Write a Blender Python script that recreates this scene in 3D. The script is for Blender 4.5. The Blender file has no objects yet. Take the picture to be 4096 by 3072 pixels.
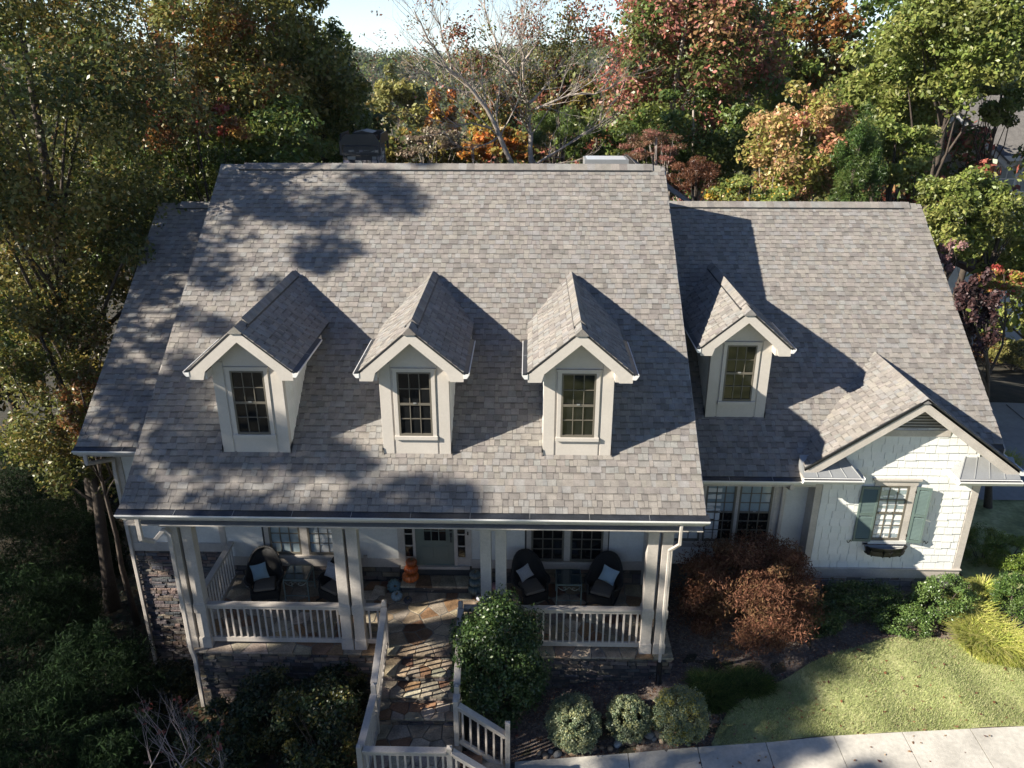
import bpy, math, random
import numpy as np
from mathutils import Vector, Matrix
random.seed(7); RNG=np.random.default_rng(7)
PI=math.pi; rad=math.radians
sc=bpy.context.scene; COL=sc.collection
# ------------------------------------------------------------------ camera, sky, sun, exposure
CAMP=Vector((7.731,-13.013,11.615))
yw,pt,rl=rad(-1.163),rad(22.492),rad(0.03)
Fv=Vector((math.sin(yw)*math.cos(pt),math.cos(yw)*math.cos(pt),-math.sin(pt)))
Rv=Vector((math.cos(yw),-math.sin(yw),0)); Uv=Rv.cross(Fv)
R2=Rv*math.cos(rl)+Uv*math.sin(rl); U2=-Rv*math.sin(rl)+Uv*math.cos(rl)
cam=bpy.data.cameras.new('camera'); co=bpy.data.objects.new('camera',cam); COL.objects.link(co)
M=Matrix((R2,U2,-Fv)).transposed().to_4x4(); M.translation=CAMP; co.matrix_world=M
cam.sensor_width=36; cam.lens=800.74/1024*36; cam.clip_start=.1; cam.clip_end=3000
sc.camera=co
SUN=Vector((-1,-.374,.586)).normalized()
w=bpy.data.worlds.new('World'); sc.world=w; w.use_nodes=True
nt=w.node_tree; bg=nt.nodes['Background']; sky=nt.nodes.new('ShaderNodeTexSky')
sky.sky_type='NISHITA'; sky.sun_disc=False; sky.sun_elevation=math.asin(SUN.z)
sky.sun_rotation=math.atan2(SUN.x,SUN.y); sky.air_density=1.0; sky.dust_density=.2; sky.ozone_density=1.6; sky.altitude=300

# pale humid air brightening evenly all round the horizon, and a slightly cooler sky overall
_N=nt.nodes.new; tc=_N('ShaderNodeTexCoord'); sp=_N('ShaderNodeSeparateXYZ'); nt.links.new(tc.outputs['Generated'],sp.inputs[0])
ab=_N('ShaderNodeMath'); ab.operation='ABSOLUTE'; nt.links.new(sp.outputs[2],ab.inputs[0])
mu=_N('ShaderNodeMath'); mu.operation='MULTIPLY'; mu.inputs[1].default_value=-1/.16; nt.links.new(ab.outputs[0],mu.inputs[0])
ex=_N('ShaderNodeMath'); ex.operation='EXPONENT'; nt.links.new(mu.outputs[0],ex.inputs[0])
tn=_N('ShaderNodeMix'); tn.data_type='RGBA'; tn.blend_type='MULTIPLY'; tn.inputs[0].default_value=1; tn.inputs[7].default_value=(.58,.69,.95,1); nt.links.new(sky.outputs[0],tn.inputs[6])
ad=_N('ShaderNodeMix'); ad.data_type='RGBA'; ad.blend_type='ADD'; ad.inputs[7].default_value=(5.6,6.8,7.0,1); nt.links.new(ex.outputs[0],ad.inputs[0]); nt.links.new(tn.outputs[2],ad.inputs[6])
nt.links.new(ad.outputs[2],bg.inputs[0]); bg.inputs[1].default_value=.05
sl=bpy.data.lights.new('sun','SUN'); sl.energy=5.0; sl.angle=rad(.5); sl.color=(1,.935,.82)
so=bpy.data.objects.new('sun',sl); COL.objects.link(so); so.location=(-30,-15,40)
so.rotation_euler=(-SUN).to_track_quat('-Z','Y').to_euler()
sc.view_settings.view_transform='Standard'; sc.view_settings.look='None'
sc.view_settings.exposure=1.3; sc.view_settings.gamma=1
sc.cycles.max_bounces=6; sc.cycles.diffuse_bounces=3; sc.cycles.glossy_bounces=3; sc.cycles.transmission_bounces=4
sc.cycles.caustics_reflective=False; sc.cycles.caustics_refractive=False; sc.cycles.sample_clamp_indirect=6

# ------------------------------------------------------------------ materials
MATS={}
def mat(name,col,rough=.6,noise=.0,nscale=4.,bump=0.,bscale=60.,metal=0.,spec=.5,attr=False,transl=0.,ramp=None,coat=0.,nscale2=None):
    if name in MATS: return MATS[name]
    m=bpy.data.materials.new(name); m.use_nodes=True; t=m.node_tree; N=t.nodes; L=t.links
    b=N['Principled BSDF']; b.inputs['Roughness'].default_value=rough; b.inputs['Metallic'].default_value=metal
    b.inputs['Specular IOR Level'].default_value=spec; b.inputs['Coat Weight'].default_value=coat
    geo=N.new('ShaderNodeNewGeometry'); src=None
    if attr:
        a=N.new('ShaderNodeAttribute'); a.attribute_name='Col'; src=a.outputs['Color']
    else:
        r=N.new('ShaderNodeRGB'); r.outputs[0].default_value=(*col,1); src=r.outputs[0]
    if ramp:
        n=N.new('ShaderNodeTexNoise'); n.inputs['Scale'].default_value=nscale; n.inputs['Detail'].default_value=8; n.inputs['Roughness'].default_value=.65
        L.new(geo.outputs['Position'],n.inputs['Vector']); cr=N.new('ShaderNodeValToRGB'); e=cr.color_ramp.elements
        e[0].position=ramp[0][0]; e[0].color=(*ramp[0][1],1); e[1].position=ramp[-1][0]; e[1].color=(*ramp[-1][1],1)
        for p_,c_ in ramp[1:-1]:
            q=e.new(p_); q.color=(*c_,1)
        L.new(n.outputs[0],cr.inputs[0]); src=cr.outputs[0]
    if noise:
        for sc_,am in ((nscale2 or nscale,noise),((nscale2 or nscale)*9,noise*.7)):
            n=N.new('ShaderNodeTexNoise'); n.inputs['Scale'].default_value=sc_; n.inputs['Detail'].default_value=6
            L.new(geo.outputs['Position'],n.inputs['Vector'])
            mr=N.new('ShaderNodeMapRange'); mr.inputs[1].default_value=.25; mr.inputs[2].default_value=.75
            mr.inputs[3].default_value=1-am; mr.inputs[4].default_value=1+am; L.new(n.outputs[0],mr.inputs[0])
            mx=N.new('ShaderNodeMix'); mx.data_type='RGBA'; mx.blend_type='MULTIPLY'; mx.inputs[0].default_value=1
            L.new(src,mx.inputs[6]); L.new(mr.outputs[0],mx.inputs[7]); src=mx.outputs[2]
    L.new(src,b.inputs['Base Color'])
    if bump:
        n=N.new('ShaderNodeTexNoise'); n.inputs['Scale'].default_value=bscale; n.inputs['Detail'].default_value=5
        L.new(geo.outputs['Position'],n.inputs['Vector']); bp=N.new('ShaderNodeBump'); bp.inputs['Strength'].default_value=min(1,bump); bp.inputs['Distance'].default_value=.02
        L.new(n.outputs[0],bp.inputs['Height']); L.new(bp.outputs[0],b.inputs['Normal'])
    if transl:
        tr=N.new('ShaderNodeBsdfTranslucent'); L.new(src,tr.inputs[0]); ms=N.new('ShaderNodeMixShader'); ms.inputs[0].default_value=transl
        L.new(b.outputs[0],ms.inputs[1]); L.new(tr.outputs[0],ms.inputs[2]); L.new(ms.outputs[0],N['Material Output'].inputs[0])
    MATS[name]=m; return m
SHINGLE=mat('asphalt_shingle',(.3,.3,.3),.95,.2,1.3,.6,140,spec=.2,attr=True,nscale2=5)
DECK=mat('roof_underlay',(.05,.048,.047),.9,.1,3)
FLASH=mat('black_drip_edge',(.02,.021,.023),.5,.1,6)
GUARD=mat('dark_gutter_guard',(.06,.065,.075),.32,.3,3,metal=.6)
CREAM=mat('cream_trim_paint',(.46,.415,.365),.5,.16,3,.08,40,spec=.35)
PALE=mat('pale_siding_paint',(.62,.61,.565),.55,.09,2,.08,40,spec=.35)
DORM=mat('dormer_paint',(.52,.475,.42),.5,.06,2,.08,40,spec=.35)
WHITE=mat('white_gutter_paint',(.72,.71,.68),.35,.06,3,spec=.5)
SHAKE=mat('white_shake_paint',(.72,.71,.66),.6,.06,3,.2,50,spec=.3,attr=True)
TAUPE=mat('taupe_sash_paint',(.13,.115,.09),.5,.08,3)
GLASS=mat('dark_glass',(.008,.009,.010),.04,spec=.5)
BLIND=mat('glass_over_white_blind',(.27,.33,.35),.06,.1,1.5,spec=.9,coat=.8)
DOORM=mat('grey_green_door_paint',(.13,.16,.14),.45,.06,3)
TEAL=mat('sage_teal_shutter_paint',(.10,.14,.127),.5,.08,3)
BLACKM=mat('black_metal',(.012,.012,.013),.45,.2,5)
BLACKP=mat('black_plastic',(.01,.01,.011),.4)
STONE=mat('ledge_stone',(.2,.18,.16),.9,.3,3,.9,25,spec=.2,attr=True,nscale2=7)
MORTAR=mat('dark_mortar',(.07,.065,.06),.95,.2,6)
FLAG=mat('flagstone',(.3,.3,.3),.75,.45,2,.5,18,spec=.3,attr=True,nscale2=3.5)
GROUT=mat('pale_grout',(.20,.185,.16),.95,.2,8,.3,60)
METAL=mat('standing_seam_metal',(.33,.335,.33),.45,.08,3,metal=.4)
WICK=mat('dark_wicker',(.012,.011,.011),.6,.3,20,.9,120)
CUSH=mat('taupe_cushion',(.17,.145,.115),.9,.1,5,.3,80)
LEAF=mat('leaf',(.1,.1,.1),.42,attr=True,transl=.38,spec=.5)
LEAFM=mat('matte_needle',(.1,.1,.1),.85,attr=True,transl=.15,spec=.1)
LEAFG=mat('glossy_leaf',(.1,.1,.1),.40,attr=True,transl=.14,spec=.42)
GRASSM=mat('grass_blade',(.1,.1,.1),.6,attr=True,transl=.25,spec=.2)
BARK=mat('grey_brown_bark',(.065,.05,.038),.95,.35,3,1.,14)
BARKP=mat('pale_bark',(.33,.28,.235),.9,.3,4,.6,20)
CONC=mat('concrete',(.46,.43,.375),.85,.2,2,.4,60,nscale2=1.4)
DRIVE=mat('driveway_concrete',(.30,.29,.27),.9,.15,.6,.3,50)
MULCH=mat('bark_mulch',(.05,.035,.028),.95,.3,12,1.,45,ramp=[(.3,(.05,.037,.03)),(.5,(.12,.093,.077)),(.72,(.25,.205,.17))],nscale2=18)
EARTH=mat('forest_floor',(.05,.04,.03),.95,.3,2,.8,20,ramp=[(.3,(.018,.02,.011)),(.5,(.035,.03,.016)),(.7,(.06,.042,.025))])
TURF=mat('turf',(.08,.1,.03),.9,.4,1.2,.9,60,ramp=[(.3,(.20,.23,.085)),(.5,(.28,.30,.12)),(.7,(.38,.36,.19))])
PEBBLE=mat('river_stone',(.25,.18,.12),.7,.25,6,.3,20,attr=True)
PUMP=mat('pumpkin_skin',(.4,.1,.02),.35,.1,8,attr=True)

# ------------------------------------------------------------------ object helpers
WL={}
def tag(o,label=None,cat=None,group=None,kind=None):
    if label: o['label']=label
    if cat: o['category']=cat
    if group: o['group']=group
    if kind: o['kind']=kind
    return o
def link(name,me,parent=None,loc=(0,0,0),rot=None,scale=None,local=False):
    o=bpy.data.objects.new(name,me); COL.objects.link(o); loc=Vector(loc)
    if parent is not None:
        o.parent=parent
        o.location=loc if local else loc-WL[parent.name]
        WL[o.name]=Vector(loc) if not local else WL[parent.name]
    else:
        o.location=loc; WL[o.name]=loc.copy()
    if rot is not None: o.rotation_euler=rot
    if scale is not None: o.scale=scale
    return o
def thing(name,label,cat,loc=(0,0,0),rz=0,group=None):
    o=link(name,None,None,loc); o.rotation_euler=(0,0,rz); return tag(o,label,cat,group)
def npmesh(name,V,Fq,m,col=None,smooth=False):
    """V (n,3); Fq (k,3|4) int; col (n,3) per point"""
    V=np.asarray(V,dtype=np.float32); Fq=np.asarray(Fq,dtype=np.int32)
    me=bpy.data.meshes.new(name); k,c=Fq.shape
    me.vertices.add(len(V)); me.vertices.foreach_set('co',V.ravel())
    me.loops.add(k*c); me.loops.foreach_set('vertex_index',Fq.ravel())
    me.polygons.add(k); me.polygons.foreach_set('loop_start',np.arange(k,dtype=np.int32)*c)
    me.update(calc_edges=True)
    if col is not None:
        a=me.color_attributes.new('Col','FLOAT_COLOR','POINT')
        cc=np.ones((len(V),4),np.float32); cc[:,:3]=col; a.data.foreach_set('color',cc.ravel())
    me.materials.append(m)
    if smooth: me.polygons.foreach_set('use_smooth',np.ones(k,bool))
    return me
class MB:
    def __init__(s): s.v=[];s.f=[];s.c=[];s.col=(.5,.5,.5)
    def add(s,vs,fs):
        n=len(s.v); s.v+= [tuple(v) for v in vs]; s.f+=[tuple(i+n for i in f) for f in fs]; s.c+=[s.col]*len(vs); return s
    def box(s,x0,x1,y0,y1,z0,z1):
        return s.add([(x0,y0,z0),(x1,y0,z0),(x1,y1,z0),(x0,y1,z0),(x0,y0,z1),(x1,y0,z1),(x1,y1,z1),(x0,y1,z1)],
            [(0,3,2,1),(4,5,6,7),(0,1,5,4),(1,2,6,5),(2,3,7,6),(3,0,4,7)])
    def bar(s,a,b,wd,ht,up=(0,0,1)):
        a=Vector(a);b=Vector(b);d=(b-a).normalized();u=Vector(up);r=d.cross(u).normalized();u=r.cross(d)
        r=r*wd/2;u=u*ht/2
        vs=[a-r-u,a+r-u,a+r+u,a-r+u,b-r-u,b+r-u,b+r+u,b-r+u]
        return s.add(vs,[(0,1,2,3),(7,6,5,4),(0,4,5,1),(1,5,6,2),(2,6,7,3),(3,7,4,0)])
    def prism(s,poly,n,h):
        """poly: 3D pts; extruded along n by h"""
        n=Vector(n)*h; k=len(poly); vs=[Vector(p) for p in poly]+[Vector(p)+n for p in poly]
        return s.add(vs,[tuple(range(k))[::-1],tuple(range(k,2*k))]+[(i,(i+1)%k,k+(i+1)%k,k+i) for i in range(k)])
    def tube(s,pts,rs,n=6,cap=True):
        pts=[Vector(p) for p in pts]; rings=[]; prev=None
        vs=[];fs=[]
        for i,p in enumerate(pts):
            d=(pts[min(i+1,len(pts)-1)]-pts[max(i-1,0)]).normalized()
            if prev is None: a=d.orthogonal().normalized()
            else:
                a=prev-d*prev.dot(d)
                a=a.normalized() if a.length>1e-5 else d.orthogonal().normalized()
            prev=a; b=d.cross(a); r=rs[i] if hasattr(rs,'__len__') else rs
            for k in range(n): t=2*PI*k/n; vs.append(p+(a*math.cos(t)+b*math.sin(t))*r)
        for i in range(len(pts)-1):
            for k in range(n): fs.append((i*n+k,i*n+(k+1)%n,(i+1)*n+(k+1)%n,(i+1)*n+k))
        if cap: fs.append(tuple(range(n))[::-1]); fs.append(tuple(range((len(pts)-1)*n,len(pts)*n)))
        return s.add(vs,fs)
    def quad(s,a,b,c,d): return s.add([a,b,c,d],[(0,1,2,3)])
    def mesh(s,name,m,smooth=False,bevel=0):
        me=bpy.data.meshes.new(name); me.from_pydata(s.v,[],s.f)
        a=me.color_attributes.new('Col','FLOAT_COLOR','POINT')
        cc=np.ones((len(s.v),4),np.float32); cc[:,:3]=np.array(s.c); a.data.foreach_set('color',cc.ravel())
        me.materials.append(m)
        if smooth: me.polygons.foreach_set('use_smooth',np.ones(len(me.polygons),bool))
        return me
    def build(s,name,m,parent=None,smooth=False,kind=None,loc=(0,0,0),local=False,bevel=0):
        me=s.mesh(name,m,smooth)
        if parent is None: o=link(name,me,None,loc)
        elif local: o=link(name,me,parent,loc,local=True)
        else: o=link(name,me,parent,(0,0,0))
        if bevel:
            b=o.modifiers.new('edge','BEVEL'); b.width=bevel; b.segments=2; b.limit_method='ANGLE'
        if kind: o['kind']=kind
        return o
def BX(name,m,parent,x0,x1,y0,y1,z0,z1,bevel=0,local=False): return MB().box(x0,x1,y0,y1,z0,z1).build(name,m,parent,bevel=bevel,local=local)
def jit(c,a):
    k=1+random.uniform(-a,a); return tuple(max(0,q*k*(1+random.uniform(-a*.25,a*.25))) for q in c)

# ------------------------------------------------------------------ dimensions of the house
TP=.713; NL=math.hypot(1,TP); W=11.10
ZM,YM=3.584,7.583           # main roof: z = ZM + TP*y, ridge at YM
ZW,YW,XWR,YWE=1.40,9.03,18.286,2.39
ZL,YL,XL,YLE=2.352,7.877,-1.879,2.078
TONES=[(.262,.243,.221),(.251,.244,.234),(.226,.209,.195),(.196,.182,.171),(.244,.226,.208),(.230,.226,.221)]
TONES=[(q[0]*.99,q[1]*.97,q[2]*.94) for q in TONES]
TW=[.28,.2,.2,.12,.14,.06]
EXPO=.1428
def tone(): return jit(random.choices(TONES,TW)[0],.06)
def tabs(O,U,V,rng,vmax,v0=0.,e=EXPO):
    """yield (course, u0,u1,v,high) for a roof plane"""
    k=0
    while v0+k*e<vmax-.02:
        v=v0+k*e; a,b=rng(v); u=a-random.uniform(0,.2); hi=random.random()<.5; u0=a
        while u0<b-.01:
            wd=random.choice((.08,.10,.12,.14,.17,.21)); u1=min(b,u+wd); 
            if u1-u0>.02: yield k,u0,u1,v,min(vmax,v+e+.02),hi
            hi=not hi if random.random()<.85 else hi; u=u+wd; u0=max(u,a)
        k+=1
def shingle_field(name,parent,O,U,V,rng,vmax,skip=0):
    O,U,V=Vector(O),Vector(U).normalized(),Vector(V).normalized(); N=U.cross(V).normalized()
    b=MB(); out=[]
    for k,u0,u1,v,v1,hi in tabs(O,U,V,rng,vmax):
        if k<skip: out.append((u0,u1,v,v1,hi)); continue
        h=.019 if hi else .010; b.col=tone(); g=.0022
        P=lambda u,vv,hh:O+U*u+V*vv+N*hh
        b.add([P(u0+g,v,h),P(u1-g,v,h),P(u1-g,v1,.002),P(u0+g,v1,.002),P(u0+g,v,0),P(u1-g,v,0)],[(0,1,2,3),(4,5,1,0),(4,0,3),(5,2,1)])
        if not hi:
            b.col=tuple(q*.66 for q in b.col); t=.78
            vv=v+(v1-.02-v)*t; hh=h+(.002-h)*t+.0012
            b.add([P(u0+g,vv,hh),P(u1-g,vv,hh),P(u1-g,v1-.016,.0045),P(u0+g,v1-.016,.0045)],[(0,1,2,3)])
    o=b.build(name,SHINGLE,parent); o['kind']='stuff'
    return out,(O,U,V,N)
house=thing('house','cream house with grey shingle roofs, four dormers and a front porch','house',(5.5,2.75,0))
# ---- roof decks
def deck(name,x0,x1,y0,ym,z0,back=5.,th=.16):
    b=MB(); zr=z0+TP*ym; yb=ym+back; zb=zr-TP*back
    b.prism([(x0,y0,z0+TP*y0-.004),(x0,ym,zr-.004),(x0,yb,zb),(x0,yb,zb-th),(x0,ym,zr-th),(x0,y0,z0+TP*y0-th)],(1,0,0),x1-x0)
    return b.build(name,DECK,house)
mroof=deck('main_roof',0,W,0,YM,ZM,5.5)
wroof=deck('garage_roof',11.0,14.0,YWE,YW,ZW,5.)
wr2=deck('garage_roof',14.0,XWR,3.0,YW,ZW,5.)
lroof=deck('side_wing_roof',XL,.15,YLE,YL,ZL,4.5)
Vs=(0,1,TP)
NEAR=5
out,fr=shingle_field('shingle_field',mroof,(0,0,ZM),(1,0,0),Vs,lambda v:(-.02,W+.02),YM*NL,skip=NEAR)
# the lowest courses of the main roof: every shingle an object, alike ones share a mesh
VAR={}
def tabmesh(wd,hi,t):
    key=(round(wd,2),hi,t)
    if key not in VAR:
        b=MB(); b.col=TONES[t]; h=.019 if hi else .010; w_=key[0]/2-.003; e=EXPO+.02
        b.add([(-w_,0,h),(w_,0,h),(w_,e,.002),(-w_,e,.002),(-w_,0,0),(w_,0,0)],[(0,1,2,3),(4,5,1,0),(4,0,3),(5,2,1)])
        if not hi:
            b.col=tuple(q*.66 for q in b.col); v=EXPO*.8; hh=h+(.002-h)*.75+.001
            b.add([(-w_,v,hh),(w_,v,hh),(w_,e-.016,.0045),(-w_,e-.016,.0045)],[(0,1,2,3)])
        VAR[key]=b.mesh('shingle',SHINGLE)
    return VAR[key]
O_,U_,V_,N_=fr
ROT=Matrix((U_,V_,N_)).transposed().to_euler()
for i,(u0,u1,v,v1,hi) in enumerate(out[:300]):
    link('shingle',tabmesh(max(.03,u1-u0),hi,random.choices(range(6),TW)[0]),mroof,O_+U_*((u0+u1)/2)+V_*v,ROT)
b=MB()
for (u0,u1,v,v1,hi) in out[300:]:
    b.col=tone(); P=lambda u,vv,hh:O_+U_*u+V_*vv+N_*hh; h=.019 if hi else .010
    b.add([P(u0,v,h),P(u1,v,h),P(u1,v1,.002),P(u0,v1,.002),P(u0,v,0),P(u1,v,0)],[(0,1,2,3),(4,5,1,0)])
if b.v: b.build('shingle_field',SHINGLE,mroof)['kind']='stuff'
shingle_field('shingle_field',wroof,(11.0,YWE,ZW+TP*YWE),(1,0,0),Vs,lambda v:(0,(XWR-11.0+.02) if YWE+v/NL>2.98 else 3.0),(YW-YWE)*NL)
shingle_field('shingle_field',lroof,(XL,YLE,ZL+TP*YLE),(1,0,0),Vs,lambda v:(-.02,-XL-.01),(YL-YLE)*NL)
def ridge_caps(parent,a,b_,vent=True,step=.2,wd=.17,drop=.12,vin=(0.,0.)):
    """bent cap shingles along a ridge from a to b_; thick raised vent between"""
    a=Vector(a);b_=Vector(b_);d=(b_-a);L=d.length;d.normalize();s=Vector((0,0,1)).cross(d).normalized()
    n=int(L/step)
    for i in range(n):
        raised=vent and vin[0]<i*step<L-vin[1]; h=.055 if raised else .02
        p=a+d*i*step; q=a+d*min(L,(i+1)*step+.03); m=MB(); m.col=tone(); up=Vector((0,0,1))
        A=[p+s*wd-up*(drop-h),p+s*wd*.35+up*(h-.03),p+up*(h+.008),p-s*wd*.35+up*(h-.03),p-s*wd-up*(drop-h)]
        B=[q+s*wd-up*(drop-h+.008),q+s*wd*.35+up*(h-.038),q+up*h,q-s*wd*.35+up*(h-.038),q-s*wd-up*(drop-h+.008)]
        C=[v-up*(h*.75+.01) for v in (A[0],A[4],B[0],B[4])]
        m.add(A+B+C,[(0,1,6,5),(1,2,7,6),(2,3,8,7),(3,4,9,8),(0,5,12,10),(4,11,13,9),(0,10,11,4,3,2,1)])
        o=m.build('ridge_cap',SHINGLE,parent)
    if vent:
        m=MB()
        for sg in (1,-1):
            m.bar(a+d*vin[0]+s*sg*(wd-.01)-Vector((0,0,drop-.02)),b_-d*vin[1]+s*sg*(wd-.01)-Vector((0,0,drop-.02)),.03,.05)
        m.build('ridge_vent',FLASH,parent)
ZR=ZM+TP*YM
ridge_caps(mroof,(-.02,YM,ZR),(W+.02,YM,ZR),vin=(.5,.35))
ridge_caps(wroof,(W+.05,YW,ZW+TP*YW),(XWR+.02,YW,ZW+TP*YW),vin=(.1,.5))
ridge_caps(lroof,(XL-.02,YL,ZL+TP*YL),(.0,YL,ZL+TP*YL),vin=(.5,0))
# rake trim
def rake(x,y0,ym,z0,s,parent):
    m=MB(); x1=x+.03*s
    m.prism([(min(x,x1),y0,z0+TP*y0-.02),(min(x,x1),ym,z0+TP*ym-.02),(min(x,x1),ym,z0+TP*ym-.22),(min(x,x1),y0,z0+TP*y0-.22)],(1,0,0),abs(x1-x))
    return m.build('rake_board',CREAM,parent)
rake(0-.001,0,YM,ZM,-1,mroof); rake(W+.001,0,YM,ZM,1,mroof); rake(XWR+.001,3.0,YW,ZW,1,wroof); rake(XL-.001,YLE,YL,ZL,-1,lroof)
# ---- gutters: white K-profile with dark guard
def gutter(parent,a,b_,out=(0,-1,0),wd=.125,ht=.11,guard=True):
    a=Vector(a);b_=Vector(b_);o=Vector(out); up=Vector((0,0,1)); L=(b_-a).length; d=(b_-a).normalized()
    prof=[(0,-.0),(0,-ht),(wd*.55,-ht),(wd*.8,-ht*.6),(wd,-ht*.25),(wd,0),(wd-.014,0),(wd-.014,-.02),(.01,-.02)]
    m=MB(); m.prism([a+o*p+up*q for p,q in prof],d,L); g=m.build('gutter',WHITE,parent)
    if guard:
        m=MB(); m.prism([a+o*.0+up*.055-o*.05,a+o*(wd-.02)+up*.004,a+o*(wd-.02)-up*.006,a+up*.045-o*.05],d,L); gg=m.build('gutter_guard',GUARD,parent)
        m=MB(); n=int(L/1.2)
        for i in range(1,n+1):
            c=a+d*(L*i/(n+1)); m.bar(c+o*.0+up*.054-o*.04,c+o*(wd-.01)+up*.012,.008,.006)
        m.build('gutter_seam',METAL,parent)
    return g
gutter(house,(-.05,-.005,ZM-.045),(W+.07,-.005,ZM-.045),wd=.15)
gutter(house,(W+.1,YWE-.005,ZW+TP*YWE-.045),(14.0,YWE-.005,ZW+TP*YWE-.045))
gutter(house,(XL-.05,YLE-.005,ZL+TP*YLE-.045),(.2,YLE-.005,ZL+TP*YLE-.045))
# fascia + soffit + porch beam + ceiling
BX('fascia',CREAM,house,.0,W,.002,.03,ZM-.24,ZM-.03)
BX('porch_soffit',CREAM,house,.0,W,.03,.32,3.2,3.23)
BX('porch_beam',CREAM,house,.55,10.75,.32,.62,3.10,3.5)
BX('porch_ceiling',PALE,house,.55,10.75,.62,2.74,3.3,3.33)
BX('fascia',CREAM,house,W,14.1,YWE+.002,YWE+.03,2.86,3.07)
BX('garage_soffit',CREAM,house,W-.5,14.1,YWE+.03,2.98,2.86,2.88)
BX('fascia',CREAM,house,XL,.0,YLE+.002,YLE+.03,3.6,3.8)
BX('wing_soffit',CREAM,house,XL,.3,YLE+.03,2.74,3.6,3.62)
# ------------------------------------------------------------------ windows
def window(par,x0,x1,z0,z1,y,cols,rows,sash=TAUPE,glass=lambda r:GLASS,fr=.045,mt=.022,dbl=True):
    """glazing facing -Y: frame, one object per pane, muntin bars; rows count from the bottom; double hung: upper half stands proud"""
    f=MB(); 
    f.box(x0,x0+fr,y-.035,y,z0,z1); f.box(x1-fr,x1,y-.035,y,z0,z1); f.box(x0+fr,x1-fr,y-.035,y,z1-fr,z1); f.box(x0+fr,x1-fr,y-.035,y,z0,z0+fr*1.4)
    f.build('window_frame',sash,par)
    gx0,gx1,gz0,gz1=x0+fr,x1-fr,z0+fr*1.4,z1-fr
    g=MB(); cw=(gx1-gx0)/cols; rh=(gz1-gz0)/rows
    for c in range(1,cols): g.box(gx0+c*cw-mt/2,gx0+c*cw+mt/2,y-.022,y-.002,gz0,gz1)
    for r in range(1,rows):
        if dbl and r==rows//2: continue
        for c in range(cols):
            g.box(gx0+c*cw+(mt/2 if c else 0),gx0+(c+1)*cw-(mt/2 if c<cols-1 else 0),y-.021,y-.003,gz0+r*rh-mt/2,gz0+r*rh+mt/2)
    g.build('muntin_grid',sash,par)
    if dbl:
        zm=gz0+rh*(rows//2); BX('meeting_rail',sash,par,gx0,gx1,y-.032,y-.024,zm-.025,zm+.025)
        MB().box((gx0+gx1)/2-.03,(gx0+gx1)/2+.03,y-.045,y-.033,zm+.01,zm+.035).build('sash_lock',METAL,par)
    for r in range(rows):
        for c in range(cols):
            yy=y-.004 if r<rows//2 or not dbl else y-.009
            # each pane tilts by a hair, as real glass does
            ty=random.uniform(-.0015,.0015); tx=random.uniform(-.0015,.0015)
            a,b_,e,h=gx0+c*cw,gx0+(c+1)*cw,gz0+r*rh,gz0+(r+1)*rh
            m=MB(); m.add([(a,yy-ty-tx,e),(b_,yy-ty+tx,e),(b_,yy+ty+tx,h),(a,yy+ty-tx,h),(a,y+.01,e),(b_,y+.01,e),(b_,y+.01,h),(a,y+.01,h)],
              [(0,1,2,3),(5,4,7,6),(4,5,1,0),(3,2,6,7),(4,0,3,7),(1,5,6,2)])
            m.build('pane',glass(r),par)
def casing(par,x0,x1,z0,z1,y,t,m=CREAM,pr=.03,sill=True,head=None):
    BX('side_casing',m,par,x0-t,x0,y-pr,y+.01,z0,z1,bevel=.004); BX('side_casing',m,par,x1,x1+t,y-pr,y+.01,z0,z1,bevel=.004)
    BX('head_casing',m,par,x0-t,x1+t,y-pr-.004,y+.01,z1,z1+(head or t),bevel=.004)
    if sill: BX('sill',m,par,x0-t-.03,x1+t+.03,y-pr-.05,y+.01,z0-.05,z0,bevel=.006)

# ------------------------------------------------------------------ walls
YF=2.75
wallm=MB(); wallm.box(.62,10.52,YF,YF+6,-1.2,3.55); wallm.build('front_wall',MORTAR,house)
wl=MB(); wl.box(-1.5,.62,YF+.02,YF+5,-3.4,3.7); wl.build('side_wing_wall',MORTAR,house)
ww=MB(); ww.box(10.52,14.2,3.02,8,-.6,3.0); ww.build('garage_wall',MORTAR,house)
gwl=MB(); gwl.prism([(14.16,2.66,-.3),(17.72,2.66,-.3),(17.72,2.66,3.35),(16.0,2.66,4.85),(15.9,2.66,4.85),(14.16,2.66,3.35)],(0,1,0),6); gwl.build('gable_wall',SHAKE,house)
upw=MB(); upw.prism([(W-.5,3.2,3.4),(W-.5,YM,ZR-.3),(W-.5,11.5,6.0),(W-.5,11.5,1.0),(W-.5,3.2,1.0)],(-1,0,0),.1); upw.build('gable_end_wall',PALE,house)
def boards(x0,x1,z0,z1,y,m=PALE,e=.178,par=house,name='siding_board',spl=True):
    z=z0
    while z<z1-.02:
        h=min(e,z1-z); xs=[x0]
        if spl and x1-x0>2.2: xs.append(random.uniform(x0+.8,x1-.8))
        xs.append(x1)
        for a,b_ in zip(xs,xs[1:]):
            m_=MB(); m_.add([(a+.001,y-.016,z),(b_-.001,y-.016,z),(b_-.001,y-.003,z+h),(a+.001,y-.003,z+h),(a+.001,y+.005,z),(b_-.001,y+.005,z)],[(0,1,2,3),(4,5,1,0),(4,0,3),(5,2,1)])
            m_.build(name,m,par)
        z+=h
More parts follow.
